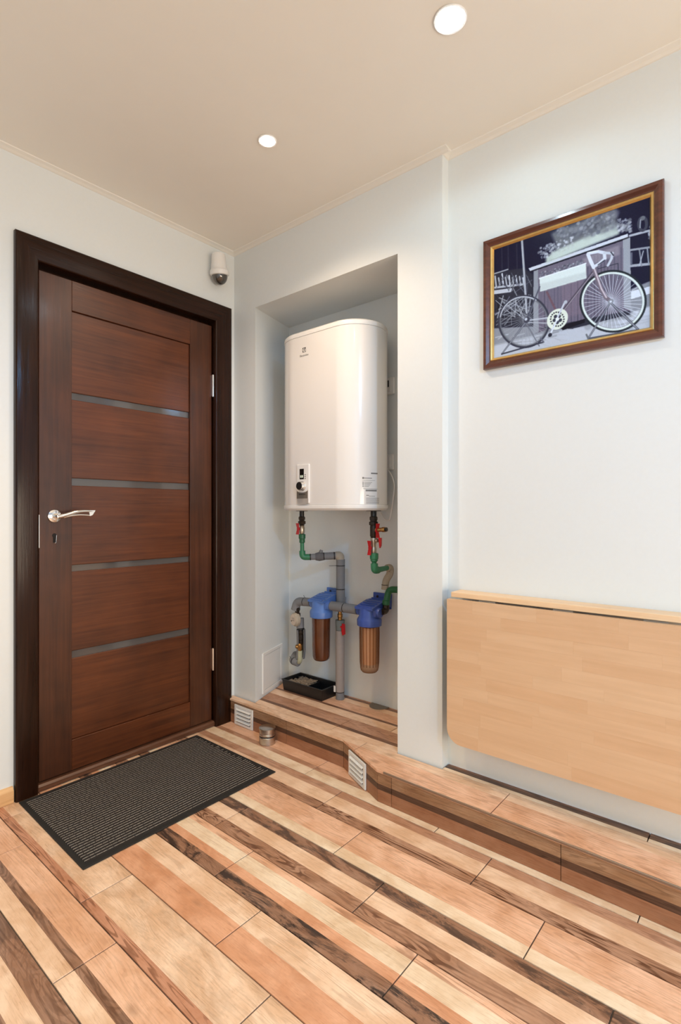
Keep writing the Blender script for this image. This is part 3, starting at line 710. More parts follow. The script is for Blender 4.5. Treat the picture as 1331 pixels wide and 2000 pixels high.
# handlebar
ln([(735, 530), (752, 572), (772, 612)], 12, g(226)); ln([(735, 525), (800, 512), (838, 520), (842, 556), (800, 592), (775, 606)], 11, g(222)); ln([(738, 520), (800, 507)], 3, g(245))
ln([(838, 520), (890, 522), (884, 556), (862, 598)], 9, g(206)); ln([(800, 596), (840, 566)], 4, g(60)); ln([(880, 515), (896, 535)], 4, g(70))
img += (np.random.default_rng(2).random((PHt, PW, 1)) - .5) * 14
small = np.clip(img.reshape(GH, SS, GW, SS, 3).mean((1, 3)), 0, 255) / 255
small = np.clip(((small - .5) * 1.12 + .47) * np.array([.95, .99, 1.05]), .01, 1)
linc = np.where(small <= .04045, small / 12.92, ((small + .055) / 1.055) ** 2.4)
ya, yb, za, zb = I2[0], I2[1], I2[2], I2[3]
xs = np.linspace(ya + .002, yb - .002, GW); zs = np.linspace(zb + .002, za - .002, GH)
YY, ZZ = np.meshgrid(xs, zs)
b = pic['base']
co = np.stack([np.full_like(YY, XW - .006 - b[0]), YY - b[1], ZZ - b[2]], -1).reshape(-1, 3)
idx = np.arange(GW * GH).reshape(GH, GW)
fc = np.stack([idx[:-1, :-1], idx[1:, :-1], idx[1:, 1:], idx[:-1, 1:]], -1).reshape(-1, 4)
me = bpy.data.meshes.new('print')
me.vertices.add(len(co)); me.vertices.foreach_set('co', co.ravel())
me.loops.add(fc.size); me.loops.foreach_set('vertex_index', fc.ravel().astype(np.int32))
me.polygons.add(len(fc)); me.polygons.foreach_set('loop_start', np.arange(0, fc.size, 4, dtype=np.int32))
me.update(calc_edges=True)
at = me.color_attributes.new('print', 'FLOAT_COLOR', 'POINT')
at.data.foreach_set('color', np.concatenate([linc.reshape(-1, 3), np.ones((GW * GH, 1))], 1).ravel().astype(np.float32))
me.materials.append(M['print']); po = bpy.data.objects.new('print', me); C.objects.link(po); po.parent = pic
po['label'] = 'monochrome print of a racing bicycle beside a flower planter'
bm = NB(); box(bm, XW - .005, XW - .001, Y1 + .02, Y0 - .02, Z0 + .02, Z1 - .02); obj('backing_board', bm, M['black'], pic)

# ------------------------------------------------------------------ drop-leaf wall table
tb = thing('folding_table', (.045, -1.65, .25), 'pale birch wall-mounted folding table with its leaf hanging down below the picture', 'table')
bm = NB(); box(bm, -.030, .0445, -2.06, -1.262, .7615, .7795, .0015, 2); obj('wall_shelf', bm, M['birch_edge'], tb)
LY0, LY1, LZ0, LZ1, LX = -1.2575, -2.06, .248, .7565, -.052
rr = .052
region = [(LY0 - rr + rr * math.cos(math.radians(k * 90 / 8)), LZ0 + rr - rr * math.sin(math.radians(k * 90 / 8))) for k in range(9)]
mirror = [(LY0 + LY1 - y_, z_) for y_, z_ in region]
hp_list = list(zip(region, region[1:])) + list(zip(mirror, mirror[1:]))
rs = random.Random(11); nrow = 12; hrow = (LZ1 - LZ0) / nrow
for r in range(nrow):
    y = LY0; z0 = LZ0 + r * hrow; first = True
    while y > LY1 + .001:
        ln_ = rs.uniform(.05, .2) if first else rs.uniform(.16, .42); first = False
        ye = max(LY1, y - ln_)
        if ye - LY1 < .06: ye = LY1
        g_ = .00005
        poly = [(ye + g_, z0 + g_), (y - g_, z0 + g_), (y - g_, z0 + hrow - g_), (ye + g_, z0 + hrow - g_)]
        for (pa, pb) in hp_list:
            nx, ny = (pb[1] - pa[1]), -(pb[0] - pa[0])
            mx, my = LY0 - .3, LZ0 + .3
            if (mx - pa[0]) * nx + (my - pa[1]) * ny < 0: nx, ny = -nx, -ny
            poly = clip(poly, pa[0], pa[1], nx, ny)
        if len(poly) >= 3:
            bm = NB(); prism(bm, [(LX, a_, b_) for a_, b_ in poly], (.018, 0, 0)); obj('stave', bm, M['stave'], tb)
        y = ye
bm = NB(); box(bm, LX + .018, LX + .034, -2.0, LY0 - .02, .30, .33, .001); obj('batten', bm, M['birch_edge'], tb)
bm = NB(); box(bm, LX + .018, LX + .034, -2.0, LY0 - .02, .66, .69, .001); obj('batten', bm, M['birch_edge'], tb)
bm = NB(); box(bm, .028, .044, -1.268, -1.243, .27, .690, .002); obj('wall_plate', bm, M['steel_grey'], tb)
bm = NB(); box(bm, -.033, .028, -1.262, -1.250, .655, .700, .002)
tube(bm, [(.03, -1.256, .66), (-.02, -1.256, .60)], .005, 8); obj('hinge_bracket', bm, M['steel_grey'], tb)
for yy in (-1.4, -1.65, -1.9):
    bm = NB(); box(bm, -.034, -.028, yy - .03, yy + .03, .72, .7605); obj('leaf_hinge', bm, M['steel_grey'], tb)

# ------------------------------------------------------------------ door mat
mt = thing('door_mat', (-.635, -.306, 0), 'dark grey ribbed doormat with pale threads and black rubber border before the door', 'doormat')
mx0, mx1, my0, my1 = -1.013, -.251, -.580, -.031
def sk(x, y): return (x + (y - my1) * .02 * (1 - (x - mx0) / (mx1 - mx0)), y - (x - mx0) * .006)
def skew(bm):
    for v in bm.verts: v.co.x, v.co.y = sk(v.co.x, v.co.y)
    return bm
bm = NB(); box(bm, mx0, mx1, my0, my1, .0005, .0045, .0025, 2); obj('rubber_border', skew(bm), M['rubber'], mt)
nr = 37; b0 = .017; pit = (my1 - my0 - 2 * b0) / nr
bm = NB(); bt = NB()
for k in range(nr):
    yc = my0 + b0 + (k + .5) * pit; w = pit * .34
    prism(bm, [(mx0 + b0, yc - w, .004), (mx0 + b0, yc - w * .8, .0075), (mx0 + b0, yc + w * .8, .0075), (mx0 + b0, yc + w, .004)], (mx1 - mx0 - 2 * b0, 0, 0))
    if k < nr - 1:
        yt = yc + pit / 2; x = mx0 + b0
        while x < mx1 - b0 - .012:
            l_ = rs.uniform(.012, .02)
            box(bt, x, x + l_, yt - .0008, yt + .0008, .0044, .0070); x += l_ + rs.uniform(.0015, .003)
o = obj('pile_ribs', skew(bm), M['pile'], mt); o['kind'] = 'stuff'
o = obj('pale_threads', skew(bt), M['thread'], mt); o['kind'] = 'stuff'; o['label'] = 'pale dashed threads between the ribs'

# ------------------------------------------------------------------ air vents in the step
def vent(loc, rotz, w, h, label):
    t = thing('air_vent', loc, label, 'vent', 'air vents in the step riser', rotz=rotz)
    bm = NB(); fr = .016
    for (x0, x1, z0, z1) in [(-w / 2, w / 2, 0, fr * .8), (-w / 2, w / 2, h - fr * .8, h), (-w / 2, -w / 2 + fr, fr * .8, h - fr * .8), (w / 2 - fr, w / 2, fr * .8, h - fr * .8)]:
        box(bm, x0, x1, -.007, 0, z0, z1, .0012)
    obj('frame', bm, M['white_plastic'], t, local=True)
    bm = NB(); box(bm, -w / 2 + fr, w / 2 - fr, -.001, 0, fr * .8, h - fr * .8); obj('backing', bm, M['panel_grey'], t, local=True)  # darker grey puts the recess shade behind the slats into the colour
    n = 4; ih = h - 2 * fr * .8
    for k in range(n):
        z = fr * .8 + ih * (k + .5) / n; bm = NB()
        prism(bm, [(-w / 2 + fr, -.0012, z + ih / n * .44), (-w / 2 + fr, -.003, z + ih / n * .44), (-w / 2 + fr, -.0125, z - ih / n * .02), (-w / 2 + fr, -.0125, z - ih / n * .10), (-w / 2 + fr, -.0012, z + ih / n * .20)], (w - 2 * fr, 0, 0))
        obj('slat', bm, M['white_plastic'], t, local=True)
vent((front(-.131) - .0008, -.131, .0015), math.radians(-90.2), .138, .098, 'white louvred air vent in the straight step riser beside the door')
pm = Vector((-.043, -.772)) * .5 + Vector((-.158, -1.03)) * .5; dv = (Vector((-.158, -1.03)) - Vector((-.043, -.772))).normalized()
nv = Vector((dv.y, -dv.x)); nv = nv if nv.x < 0 else -nv
vent((pm.x + nv.x * .0008 + dv.x * -.012, pm.y + nv.y * .0008 + dv.y * -.012, .0015), math.atan2(dv.y, dv.x), .140, .099, 'white louvred air vent in the diagonal corner of the step')

# ------------------------------------------------------------------ steel tin on the floor
t = thing('steel_tin', (-.088, -.352, 0), 'small round brushed steel tin with lid on floor by the step', 'tin')
bm = lathe(NB(), [(.034, 0), (.0365, .001), (.0365, .004), (.0375, .005), (.0375, .032), (.036, .034), (.036, .036)], (-.088, -.352, 0), seg=36); obj('body', bm, M['steel'], t, True)
bm = lathe(NB(), [(.0345, .035), (.0345, .039), (.037, .040), (.037, .046), (.0355, .048), (.0355, .055), (.0365, .056), (.0365, .066), (.0385, .067), (.0385, .0725), (.036, .074), (.004, .0765), (.001, .0765)], (-.088, -.352, 0), seg=36); obj('lid', bm, M['steel'], t, True)
bm = lathe(NB(), [(.0362, .034), (.0362, .041)], (-.088, -.352, 0), seg=36, cap=False); obj('seal_ring', bm, M['black'], t, True)

# ------------------------------------------------------------------ access hatch on niche side
t = thing('access_hatch', (.2, -.09, .13), 'white plastic access hatch low on the side of the heater niche', 'hatch')
ang = math.atan2(.14, .37); Mh = Matrix.Translation((.0, -.166, 0)) @ Matrix.Rotation(ang, 4, 'Z')
def hp2(x0, x1, z0, z1, y0, y1, name, mat, bev=.001):
    bm = NB(); box(bm, x0, x1, y0, y1, z0, z1, bev); xform(bm, Mh); obj(name, bm, mat, t)
for (x0, x1, z0, z1) in [(.072, .30, .135, .150), (.072, .30, .328, .343), (.072, .092, .150, .328), (.28, .30, .150, .328)]: hp2(x0, x1, z0, z1, -.006, 0, 'frame_side', M['white_plastic'])
hp2(.0935, .2785, .1515, .3265, -.0045, 0, 'cover', M['white_plastic'])

# ------------------------------------------------------------------ water heater
HX0, HX1, HY, HW, HR = .03, .33, -.53, .557, .149
HZ0, HZ1 = 1.072, 1.912
def stadium(inset=0.0, n=16):
    pts = []; r = HR - inset
    for cx, cy, a0 in [(HX0 + HR, HY - HW / 2 + HR, 180), (HX1 - HR, HY - HW / 2 + HR, 270), (HX1 - HR, HY + HW / 2 - HR, 0), (HX0 + HR, HY + HW / 2 - HR, 90)]:
        for k in range(n + 1):
            a = math.radians(a0 + 90 * k / n); pts.append((cx + r * math.cos(a), cy + r * math.sin(a)))
    return pts
def loft(bm, levels):
    """levels: (inset, z)"""
    rings = [[bm.verts.new((x, y, z)) for x, y in stadium(i)] for i, z in levels]; n = len(rings[0])
    for A_, B_ in zip(rings, rings[1:]):
        for k in range(n): bm.faces.new((A_[k], A_[(k + 1) % n], B_[(k + 1) % n], B_[k]))
    bm.faces.new(rings[0]); bm.faces.new(rings[-1]); return bm
ht = thing('water_heater', (.18, HY, HZ0), 'large white flat oval electric water heater hanging in the wall niche', 'water heater')
obj('tank_shell', loft(NB(), [(.004, HZ0 + .026), (.0025, HZ0 + .028), (.0025, HZ1 - .030), (.004, HZ1 - .028)]), M['enamel'], ht, True)
obj('top_cap', loft(NB(), [(.006, HZ1 - .029), (.001, HZ1 - .0265), (.001, HZ1 - .017), (.003, HZ1 - .008), (.010, HZ1 - .002), (.022, HZ1)]), M['white_plastic'], ht, True)
obj('bottom_cap', loft(NB(), [(.020, HZ0), (.008, HZ0 + .002), (.0, HZ0 + .010), (-.001, HZ0 + .022), (.0, HZ0 + .025), (.006, HZ0 + .0265)]), M['white_plastic'], ht, True)
for z_ in (1.70, 1.25):
    bm = NB(); box(bm, .31, .3695, -.7, -.36, z_, z_ + .04); obj('wall_bracket', bm, M['steel_grey'], ht)
# control panel on the front
FX = HX0 + .0025
cp = NB(); cy0, cy1, cz0, cz1 = -.4285, -.5075, 1.106, 1.287
box(cp, FX - .006, FX + .002, cy1, cy0, cz0, cz1, .003, 2); cpo = obj('control_panel', cp, M['white_plastic'], ht)
def on_panel(name, y0, y1, z0, z1, d, mat, bev=0): 
    bm = NB(); box(bm, FX - .006 - d, FX - .005, y1, y0, z0, z1, bev); return obj(name, bm, mat, cpo)
on_panel('display', -.449, -.4755, 1.218, 1.266, .0012, M['screen'])
bm = NB()
for yy in (-.4545, -.4645):
    for (a_, b_, c_, d_) in [(0, .0015, 0, .011), (.0045, .006, 0, .011), (0, .006, 0, .0015), (0, .006, .0095, .011), (0, .006, .0048, .0062)]:
        box(bm, FX - .0078, FX - .0070, yy - b_, yy - a_, 1.225 + c_, 1.225 + d_)
obj('digits', bm, M['digit'], cpo)
for k in range(3): on_panel('indicator', -.482, -.4865, 1.236 - k * .009, 1.2405 - k * .009, .001, M['dark_print'])
bm = NB(); lathe(bm, [(.0225, 0), (.0225, -.004), (.0205, -.006), (.0195, -.022), (.0185, -.024)], (FX - .005, -.4665, 1.186), 'x', 32)
obj('knob', bm, M['chrome'], cpo, True)
bm = NB(); lathe(bm, [(.0182, -.0239), (.0182, -.0246), (.001, -.0248)], (FX - .005, -.4665, 1.186), 'x', 28); obj('knob_face', bm, M['black'], cpo, True)
pts = [(-.4295, 1.128), (-.5005, 1.128), (-.5005, 1.168)] + [(-.465 - .036 * math.cos(a), 1.168 - .012 * math.sin(a)) for a in [math.radians(k) for k in range(20, 161, 20)]] + [(-.4295, 1.168)]
bm = NB(); prism(bm, [(FX - .0068, y_, z_) for y_, z_ in pts], (.002, 0, 0)); obj('dark_plate', bm, M['panel_grey'], cpo)
pts = [(-.431, 1.1275), (-.504, 1.1275), (-.503, 1.106), (-.485, 1.101), (-.45, 1.101), (-.433, 1.106)]
bm = NB(); prism(bm, [(FX - .0066, y_, z_) for y_, z_ in pts], (.006, 0, 0)); obj('lower_plate', bm, M['panel_light'], cpo)
bm = NB()
for k in range(6): box(bm, FX - .0074, FX - .0066, -.4445 - k * .0072 - .005, -.4445 - k * .0072, 1.144, 1.151)
obj('plate_print', bm, M['dark_print'], cpo)
# emblem and wordmark
ey, ez, es = -.472, 1.808, .021
bm = NB()
for (a_, b_, c_, d_) in [(0, 1, .92, 1), (0, 1, 0, .08), (0, .08, 0, 1), (.92, 1, 0, 1)]: box(bm, FX - .0006, FX + .0004, ey - es * b_ + es / 2, ey - es * a_ + es / 2, ez + es * c_, ez + es * d_)
for tri in [[(0, 1), (.42, 1), (0, .6)], [(0, 0), (.42, 0), (0, .4)], [(1, 1), (.55, 1), (.55, .62), (.42, .5), (.55, .5)], [(.3, .5), (.62, .82), (.68, .74), (.5, .5), (.68, .26), (.62, .18)], [(1, 0), (.72, 0), (1, .22)]]:
    prism(bm, [(FX - .0006, ey + es / 2 - es * a_, ez + es * b_) for a_, b_ in tri], (.001, 0, 0))
obj('emblem', bm, M['dark_print'], ht)
def text(s, size, loc, mat, parent, name, rot, bold=0.0):
    cu = bpy.data.curves.new(name, 'FONT'); cu.body = s; cu.size = size; cu.align_x = 'CENTER'; cu.extrude = .0002; cu.offset = bold; cu.resolution_u = 3
    o = bpy.data.objects.new(name, cu); C.objects.link(o)
    deps = bpy.context.evaluated_depsgraph_get(); me = bpy.data.meshes.new_from_object(o.evaluated_get(deps)); bpy.data.objects.remove(o)
    o = bpy.data.objects.new(name, me); C.objects.link(o); me.materials.clear(); me.materials.append(mat)
    o.parent = parent; o.location = Vector(loc) - Vector(parent['base']); o.rotation_euler = rot; return o
text('Electrolux', .0135, (FX - .0006, -.4715, 1.789), M['grey_print'], ht, 'wordmark', (math.radians(90), 0, math.radians(-90)))
# rating label around the right front shoulder
def surf(s):
    """point on the front right shoulder at angle s (deg; 0 faces the room)"""
    a = math.radians(180 + s); r = HR - .0025 + .0004
    return HX0 + HR + r * math.cos(a), HY - HW / 2 + HR + r * math.sin(a)
def label_bar(bm, s0, s1, z0, z1):
    n = max(1, int((s1 - s0) / 5)); 
    for k in range(n):
        p, q = surf(s0 + (s1 - s0) * k / n), surf(s0 + (s1 - s0) * (k + 1) / n)
        bm.faces.new([bm.verts.new(v) for v in ((p[0], p[1], z0), (q[0], q[1], z0), (q[0], q[1], z1), (p[0], p[1], z1))])
bm = NB()
for (s0, s1, z0, z1) in [(66, 80, 1.232, 1.238), (50, 53, 1.210, 1.218), (53, 68, 1.212, 1.215), (50, 74, 1.203, 1.2042), (52, 80, 1.166, 1.1675), (56, 78, 1.156, 1.163), (57, 62, 1.137, 1.140), (62, 74, 1.134, 1.136)]: label_bar(bm, s0, s1, z0, z1)
for k in range(4): label_bar(bm, 50, 53, 1.176 + k * .006, 1.179 + k * .006); label_bar(bm, 54, 62 + k * 2, 1.176 + k * .006, 1.178 + k * .006)
for k in range(6): label_bar(bm, 57, 84, 1.102 + k * .0048, 1.1035 + k * .0048)
obj('rating_label', bm, M['grey_print'], ht)

# ------------------------------------------------------------------ pipework
def ball_handle(bm, c, side, L_=.052):
    """butterfly lever: c = hub, wings along z; side = unit direction of the wing's outward face"""
    c = Vector(c); s = Vector(side)
    w = s.cross(Vector((0, 0, 1)))
    for sg in (1, -1):
        poly = [c + w * .0065 + Vector((0, 0, sg * .004)), c + w * .0098 + Vector((0, 0, sg * L_ / 2)) + s * .004, c - w * .0098 + Vector((0, 0, sg * L_ / 2)) + s * .004, c - w * .0065 + Vector((0, 0, sg * .004))]
        prism(bm, poly, s * .005)
    a = c - s * .004; lathe_dir(bm, a, s, [(.008, 0), (.008, .009)], 12)
def lathe_dir(bm, o, d, prof, seg=16):
    d = Vector(d).normalized(); o = Vector(o)
    n0 = len(bm.verts); bm.verts.ensure_lookup_table()
    tmp = lathe(NB(), prof, seg=seg); q = Vector((0, 0, 1)).rotation_difference(d).to_matrix().to_4x4(); q.translation = o
    tmp.transform(q); me = bpy.data.meshes.new('tmp'); tmp.to_mesh(me); tmp.free(); bm.from_mesh(me); bpy.data.meshes.remove(me)
    return bm
P1 = (.18, -.313)
cold = thing('cold_water_pipe', (.18, -.313, .6), 'water pipe run from the heater left connection, green pipe then grey insulation', 'pipe')
def zl(prof, xy, seg=18): return lathe(NB(), prof, (xy[0], xy[1], 0), 'z', seg)
obj('nipple', zl([(.030, 1.0715), (.030, 1.0695), (.012, 1.069), (.012, 1.040)], P1), M['black'], cold, True)
obj('union_nut', lathe(NB(), [(.013, 1.043), (.0165, 1.040), (.0165, 1.028), (.0135, 1.026), (.0135, 1.021), (.019, 1.019), (.019, 1.006), (.013, 1.003), (.012, .994)], (P1[0], P1[1], 0), 'z', 8), M['dark_metal'], cold)
vb = obj('ball_valve', zl([(.011, .998), (.013, .993), (.0155, .985), (.0155, .965), (.013, .957), (.011, .951)], P1), M['nickel'], cold, True)
bm = NB(); ball_handle(bm, (.158, -.310, .981), (-.99, .15, 0), .056); obj('valve_lever', bm, M['red'], vb)
obj('adapter', lathe(NB(), [(.014, .955), (.0175, .952), (.0175, .932), (.0145, .929), (.0145, .912), (.0105, .909)], (P1[0], P1[1] - .002, 0), 'z', 18), M['green_dark'], cold, True)
bm = NB(); tube(bm, [(.18, -.315, .912), (.18, -.3155, .862)], .0105); obj('green_pipe', bm, M['green'], cold, True)
bm = NB(); tube(bm, fillet([(.18, -.316, .870), (.18, -.317, .838), (.206, -.344, .838)], .022, 7), .0155, 16); obj('elbow', bm, M['green'], cold, True)
h0, h1 = Vector((.203, -.341, .838)), Vector((.302, -.448, .845))
def lerp(t_): return h0 + (h1 - h0) * t_
bm = NB(); tube(bm, [lerp(0), lerp(.28)], [.0145, .0165], 16); obj('insulation', bm, M['insul'], cold, True)
bm = NB(); tube(bm, [lerp(.22), lerp(.36), lerp(.5)], [.018, .023, .020], 16); obj('insulation', bm, plain('grey_wrap', rgb(104, 102, 104), .85, noise=.1, scale=80, bump=.3), cold, True)
bm = NB(); tube(bm, [lerp(.36) + Vector((0, 0, .008)), lerp(.44) + Vector((0, 0, .032))], [.011, .008], 12); obj('wrap_fold', bm, M['insul'], cold, True)
bm = NB(); tube(bm, [lerp(.5), lerp(.98)], .0185, 16); obj('insulation', bm, M['insul'], cold, True)
for k in (.03, .5, .86):
    bm = NB(); tube(bm, [lerp(k), lerp(k + .035)], .0195 if k > .1 else .0165, 16); obj('tape_band', bm, M['tape'], cold, True)
bm = NB(); tube(bm, fillet([lerp(.93), (.310, -.457, .846), (.311, -.458, .812)], .025, 7), .0205, 18); obj('beige_elbow', bm, M['beige_pipe'], cold, True)
for z0, z1 in [(.826, .795), (.793, .676), (.674, .60)]:
    bm = NB(); tube(bm, [(.312, -.458, z0), (.312, -.458, z1)], .022, 18); obj('insulation', bm, M['insul'], cold, True)
for zz_ in (.794, .675):
    bm = NB(); tube(bm, [(.312, -.458, zz_ + .0022), (.312, -.458, zz_ - .0022)], .0226, 18); tube(bm, [(.296, -.444, zz_), (.272, -.416, zz_ - .001)], .0012, 6); obj('cable_tie', bm, M['black'], cold, True)

P2 = (.18, -.763)
hot = thing('hot_water_pipe', (.18, -.763, .6), 'water pipe run from the heater right connection with three red valve levers', 'pipe')
obj('nipple', zl([(.034, 1.0715), (.034, 1.0695), (.0135, 1.069), (.0135, 1.036)], P2), M['black'], hot, True)
obj('union_nut', lathe(NB(), [(.014, 1.046), (.018, 1.043), (.018, 1.030), (.016, 1.028), (.016, 1.023), (.0205, 1.021), (.0205, 1.008), (.015, 1.005)], (P2[0], P2[1], 0), 'z', 8), M['dark_metal'], hot)
v1 = obj('safety_valve', zl([(.0145, 1.008), (.0165, 1.0), (.0165, .958), (.014, .953), (.013, .948)], P2), M['dark_metal'], hot, True)
bm = NB(); ball_handle(bm, (.175, -.785, .982), (-.23, -.97, 0), .064); obj('valve_lever', bm, M['red'], v1)
bm = NB(); lathe_dir(bm, (.18, -.777, .985), (.12, -1, .06), [(.0115, 0), (.0115, .012), (.0095, .014), (.0095, .030), (.0115, .032), (.0115, .046), (.0085, .047)]); obj('drain_spout', bm, M['brass'], v1, True)
bm = NB(); lathe_dir(bm, (.1856, -.8235, .9878), (.12, -1, .06), [(.0095, 0), (.0095, .008), (.006, .008)]); obj('spout_end', bm, M['black'], v1, True)
v2 = obj('tee_valve', zl([(.012, .952), (.0135, .948), (.0135, .925), (.012, .921), (.0115, .905)], P2), M['nickel'], hot, True)
bm = NB(); lathe_dir(bm, (.18, -.773, .938), (-.2, -1, 0), [(.010, 0), (.010, .012), (.0075, .014), (.0075, .022)]); obj('side_stem', bm, M['nickel'], v2, True)
bm = NB(); prism(bm, [(.168, -.798, .951), (.166, -.812, .951), (.166, -.810, .915), (.168, -.803, .905)], (.012, .001, 0)); obj('valve_lever', bm, M['red'], v2)
v3 = obj('ball_valve', zl([(.0115, .908), (.0135, .903), (.0135, .882), (.0115, .878)], P2), M['nickel'], hot, True)
bm = NB(); ball_handle(bm, (.158, -.760, .905), (-.99, .15, 0), .064); obj('valve_lever', bm, M['red'], v3)
P2b = (.18, -.766)
obj('adapter', zl([(.0165, .881), (.0195, .878), (.0195, .856), (.017, .853), (.0165, .846), (.0125, .842), (.0105, .838)], P2b), M['green'], hot, True)
bm = NB(); tube(bm, [(.18, -.766, .845), (.18, -.767, .82)], .0108); obj('green_pipe', bm, M['green'], hot, True)
bm = NB(); tube(bm, fillet([(.18, -.767, .834), (.18, -.768, .803), (.207, -.768, .803)], .024, 7), .0165, 16); tube(bm, [(.20, -.768, .803), (.29, -.766, .806)], [.0135, .0105], 14); obj('elbow', bm, M['green'], hot, True)
bm = NB(); tube(bm, fillet([(.282, -.766, .806), (.312, -.764, .806), (.312, -.762, .775), (.306, -.742, .745), (.304, -.737, .700)], .022, 6), .0165, 16); obj('beige_pipe', bm, M['beige_pipe'], hot, True)
bm = NB(); tube(bm, [(.313, -.763, .789), (.312, -.761, .785)], .0172, 14); obj('cable_tie', bm, M['tape'], hot, True)
bm = NB(); tube(bm, [(.304, -.739, .724), (.304, -.739, .721)], .0172, 14); obj('cable_tie', bm, M['tape'], hot, True)
bm = NB(); tube(bm, fillet([(.304, -.812, .706), (.304, -.760, .703), (.290, -.755, .640)], .03, 7), .0155, 16); lathe(bm, [(.0155, .655), (.018, .653), (.018, .634), (.0165, .632)], (.289, -.755, 0), 'z', 16); obj('green_tee', bm, M['green_dark'], hot, True)
bm = NB(); tube(bm, fillet([(.289, -.755, .636), (.287, -.757, .606), (.256, -.7545, .603)], .014, 5), .0155, 8); obj('brass_elbow', bm, M['dark_metal'], hot)

def water_filter(y, label, bowl_mat, head, ribs, ztop):
    X = .25
    t = thing('water_filter', (X, y, .315), label, 'water filter', 'water filters under the heater')
    # cap: threaded collar, ported block
    bm = lathe(NB(), [(.052, .532), (.0575, .535), (.0585, .560), (.0565, .567), (.049, .578), (.049, .612), (.047, .617)], (X, y, 0), 'z', 36, fn=lambda r, h, a: r + (.0012 if (h < .565 and int(a / (2 * math.pi) * 36) % 3 == 0) else 0))
    box(bm, X - .026, X + .030, y - .055, y + .055, .580, .617, .004, 2)
    obj('cap', bm, head, t, True)
    bm = lathe(NB(), [(.021, -.066), (.023, -.062), (.024, -.045)], (X, y, .598), 'y', 20); obj('port', bm, head, t, True)
    bm = lathe(NB(), [(.024, .045), (.023, .062), (.021, .066)], (X, y, .598), 'y', 20); obj('port', bm, head, t, True)
    # bracket rising to the wall
    bm = NB()
    y0, y1 = y - .052, y + .052
    prism(bm, [(X - .046, y0, .612), (X - .046, y0, .622), (X + .045, y0, .645), (X + .098, y0, .646), (X + .098, y0, .612)], (0, .104, 0))
    prism(bm, [(X + .098, y0, .600), (X + .108, y0, .600), (X + .112, y0, ztop), (X + .102, y0, ztop)], (0, .104, 0))
    for k in range(6): box(bm, X - .04 + k * .022, X - .036 + k * .022, y0 + .012, y1 - .012, .622 + k * .0045, .630 + k * .0045)
    obj('mounting_bracket', bm, head, t)
    for dy in (-.026, .026):
        bm = NB(); lathe_dir(bm, (X + .1015, y + dy, ztop - .018), (-1, 0, 0), [(.006, 0), (.006, .004), (.003, .005)], 10); obj('screw', bm, M['dark_metal'], t)
    prof = [(.0005, .313), (.020, .313), (.034, .317), (.041, .325), (.0435, .337), (.0445, .36), (.0465, .50), (.0475, .535)]
    if ribs:
        fn = lambda r, h, a: r + (.0016 * max(0, math.cos(a * 18)) ** 4 if .34 < h < .53 else 0)
        bm = lathe(NB(), prof, (X, y, 0), 'z', 216, fn=fn)
    else: bm = lathe(NB(), prof, (X, y, 0), 'z', 40)
    obj('bowl', bm, bowl_mat, t, True)
    if ribs:
        bm = lathe(NB(), [(.010, .352), (.031, .353), (.032, .358), (.0325, .525), (.012, .528)], (X, y, 0), 'z', 28); obj('cartridge', bm, plain('filter_cartridge', rgb(246, 222, 196), .9, noise=.05, scale=60), t, True)
    return t
water_filter(-.382, 'blue-capped water filter with a dark brown opaque bowl, left of two', M['brown_bowl'], M['blue'], False, .668)
water_filter(-.687, 'blue-capped water filter with a clear ribbed amber bowl, right of two', M['amber'], M['blue_dark'], True, .672)

ln_p = thing('connecting_pipe', (.25, -.53, .58), 'grey insulated pipe linking the two blue-capped water filters', 'pipe')
bm = NB(); tube(bm, [(.25, -.452, .598), (.25, -.534, .598)], .0232, 18); obj('insulation', bm, M['insul'], ln_p, True)
bm = NB(); tube(bm, [(.25, -.538, .598), (.25, -.617, .598)], .0232, 18); obj('insulation', bm, M['insul'], ln_p, True)
bm = NB(); tube(bm, [(.25, -.534, .598), (.25, -.538, .598)], .0238, 18); tube(bm, [(.247, -.546, .617), (.246, -.546, .652)], .0011, 6); obj('cable_tie', bm, M['black'], ln_p, True)
# drain pipe below
dp = thing('drain_pipe', (.305, -.460, HS), 'grey upright pipe with brass valve and red lever standing on the niche floor', 'pipe')
bm = NB(); lathe(bm, [(.010, .575), (.010, .552), (.0135, .55), (.0135, .535), (.011, .532), (.011, .515)], (.305, -.460, 0), 'z', 12); vv = obj('brass_valve', bm, M['brass'], dp, True)
bm = NB(); prism(bm, [(.285, -.489, .508), (.285, -.500, .505), (.285, -.503, .455), (.285, -.492, .450), (.285, -.486, .47)], (.012, 0, 0)); tube(bm, [(.293, -.47, .49), (.291, -.493, .488)], .005, 8); obj('valve_lever', bm, M['red'], vv)
bm = NB(); tube(bm, [(.305, -.460, .520), (.305, -.460, .470)], [.024, .022], 18); obj('insulation', bm, plain('grey_green_foam', rgb(116, 122, 118), .85, noise=.1, scale=80), dp, True)
bm = NB(); tube(bm, [(.305, -.460, .471), (.305, -.460, .468)], .0215, 18); obj('tape_band', bm, M['tape'], dp, True)
bm = NB(); tube(bm, [(.305, -.460, .468), (.305, -.460, .158)], .0222, 20); obj('insulation', bm, plain('pinkish_grey_foam', rgb(158, 148, 142), .85, noise=.05, scale=80), dp, True)
bm = NB(); tube(bm, [(.305, -.460, .157), (.305, -.460, HS + .0005)], .0215, 20); obj('pipe_foot', bm, M['insul'], dp, True)
bm = NB(); tube(bm, [(.305, -.460, .1595), (.305, -.460, .1565)], .0228, 20); obj('cable_tie', bm, M['black'], dp, True)
bm = NB(); box(bm, .278, .2805, -.452, -.441, .160, .190); obj('paper_tag', bm, M['white_plastic'], dp)

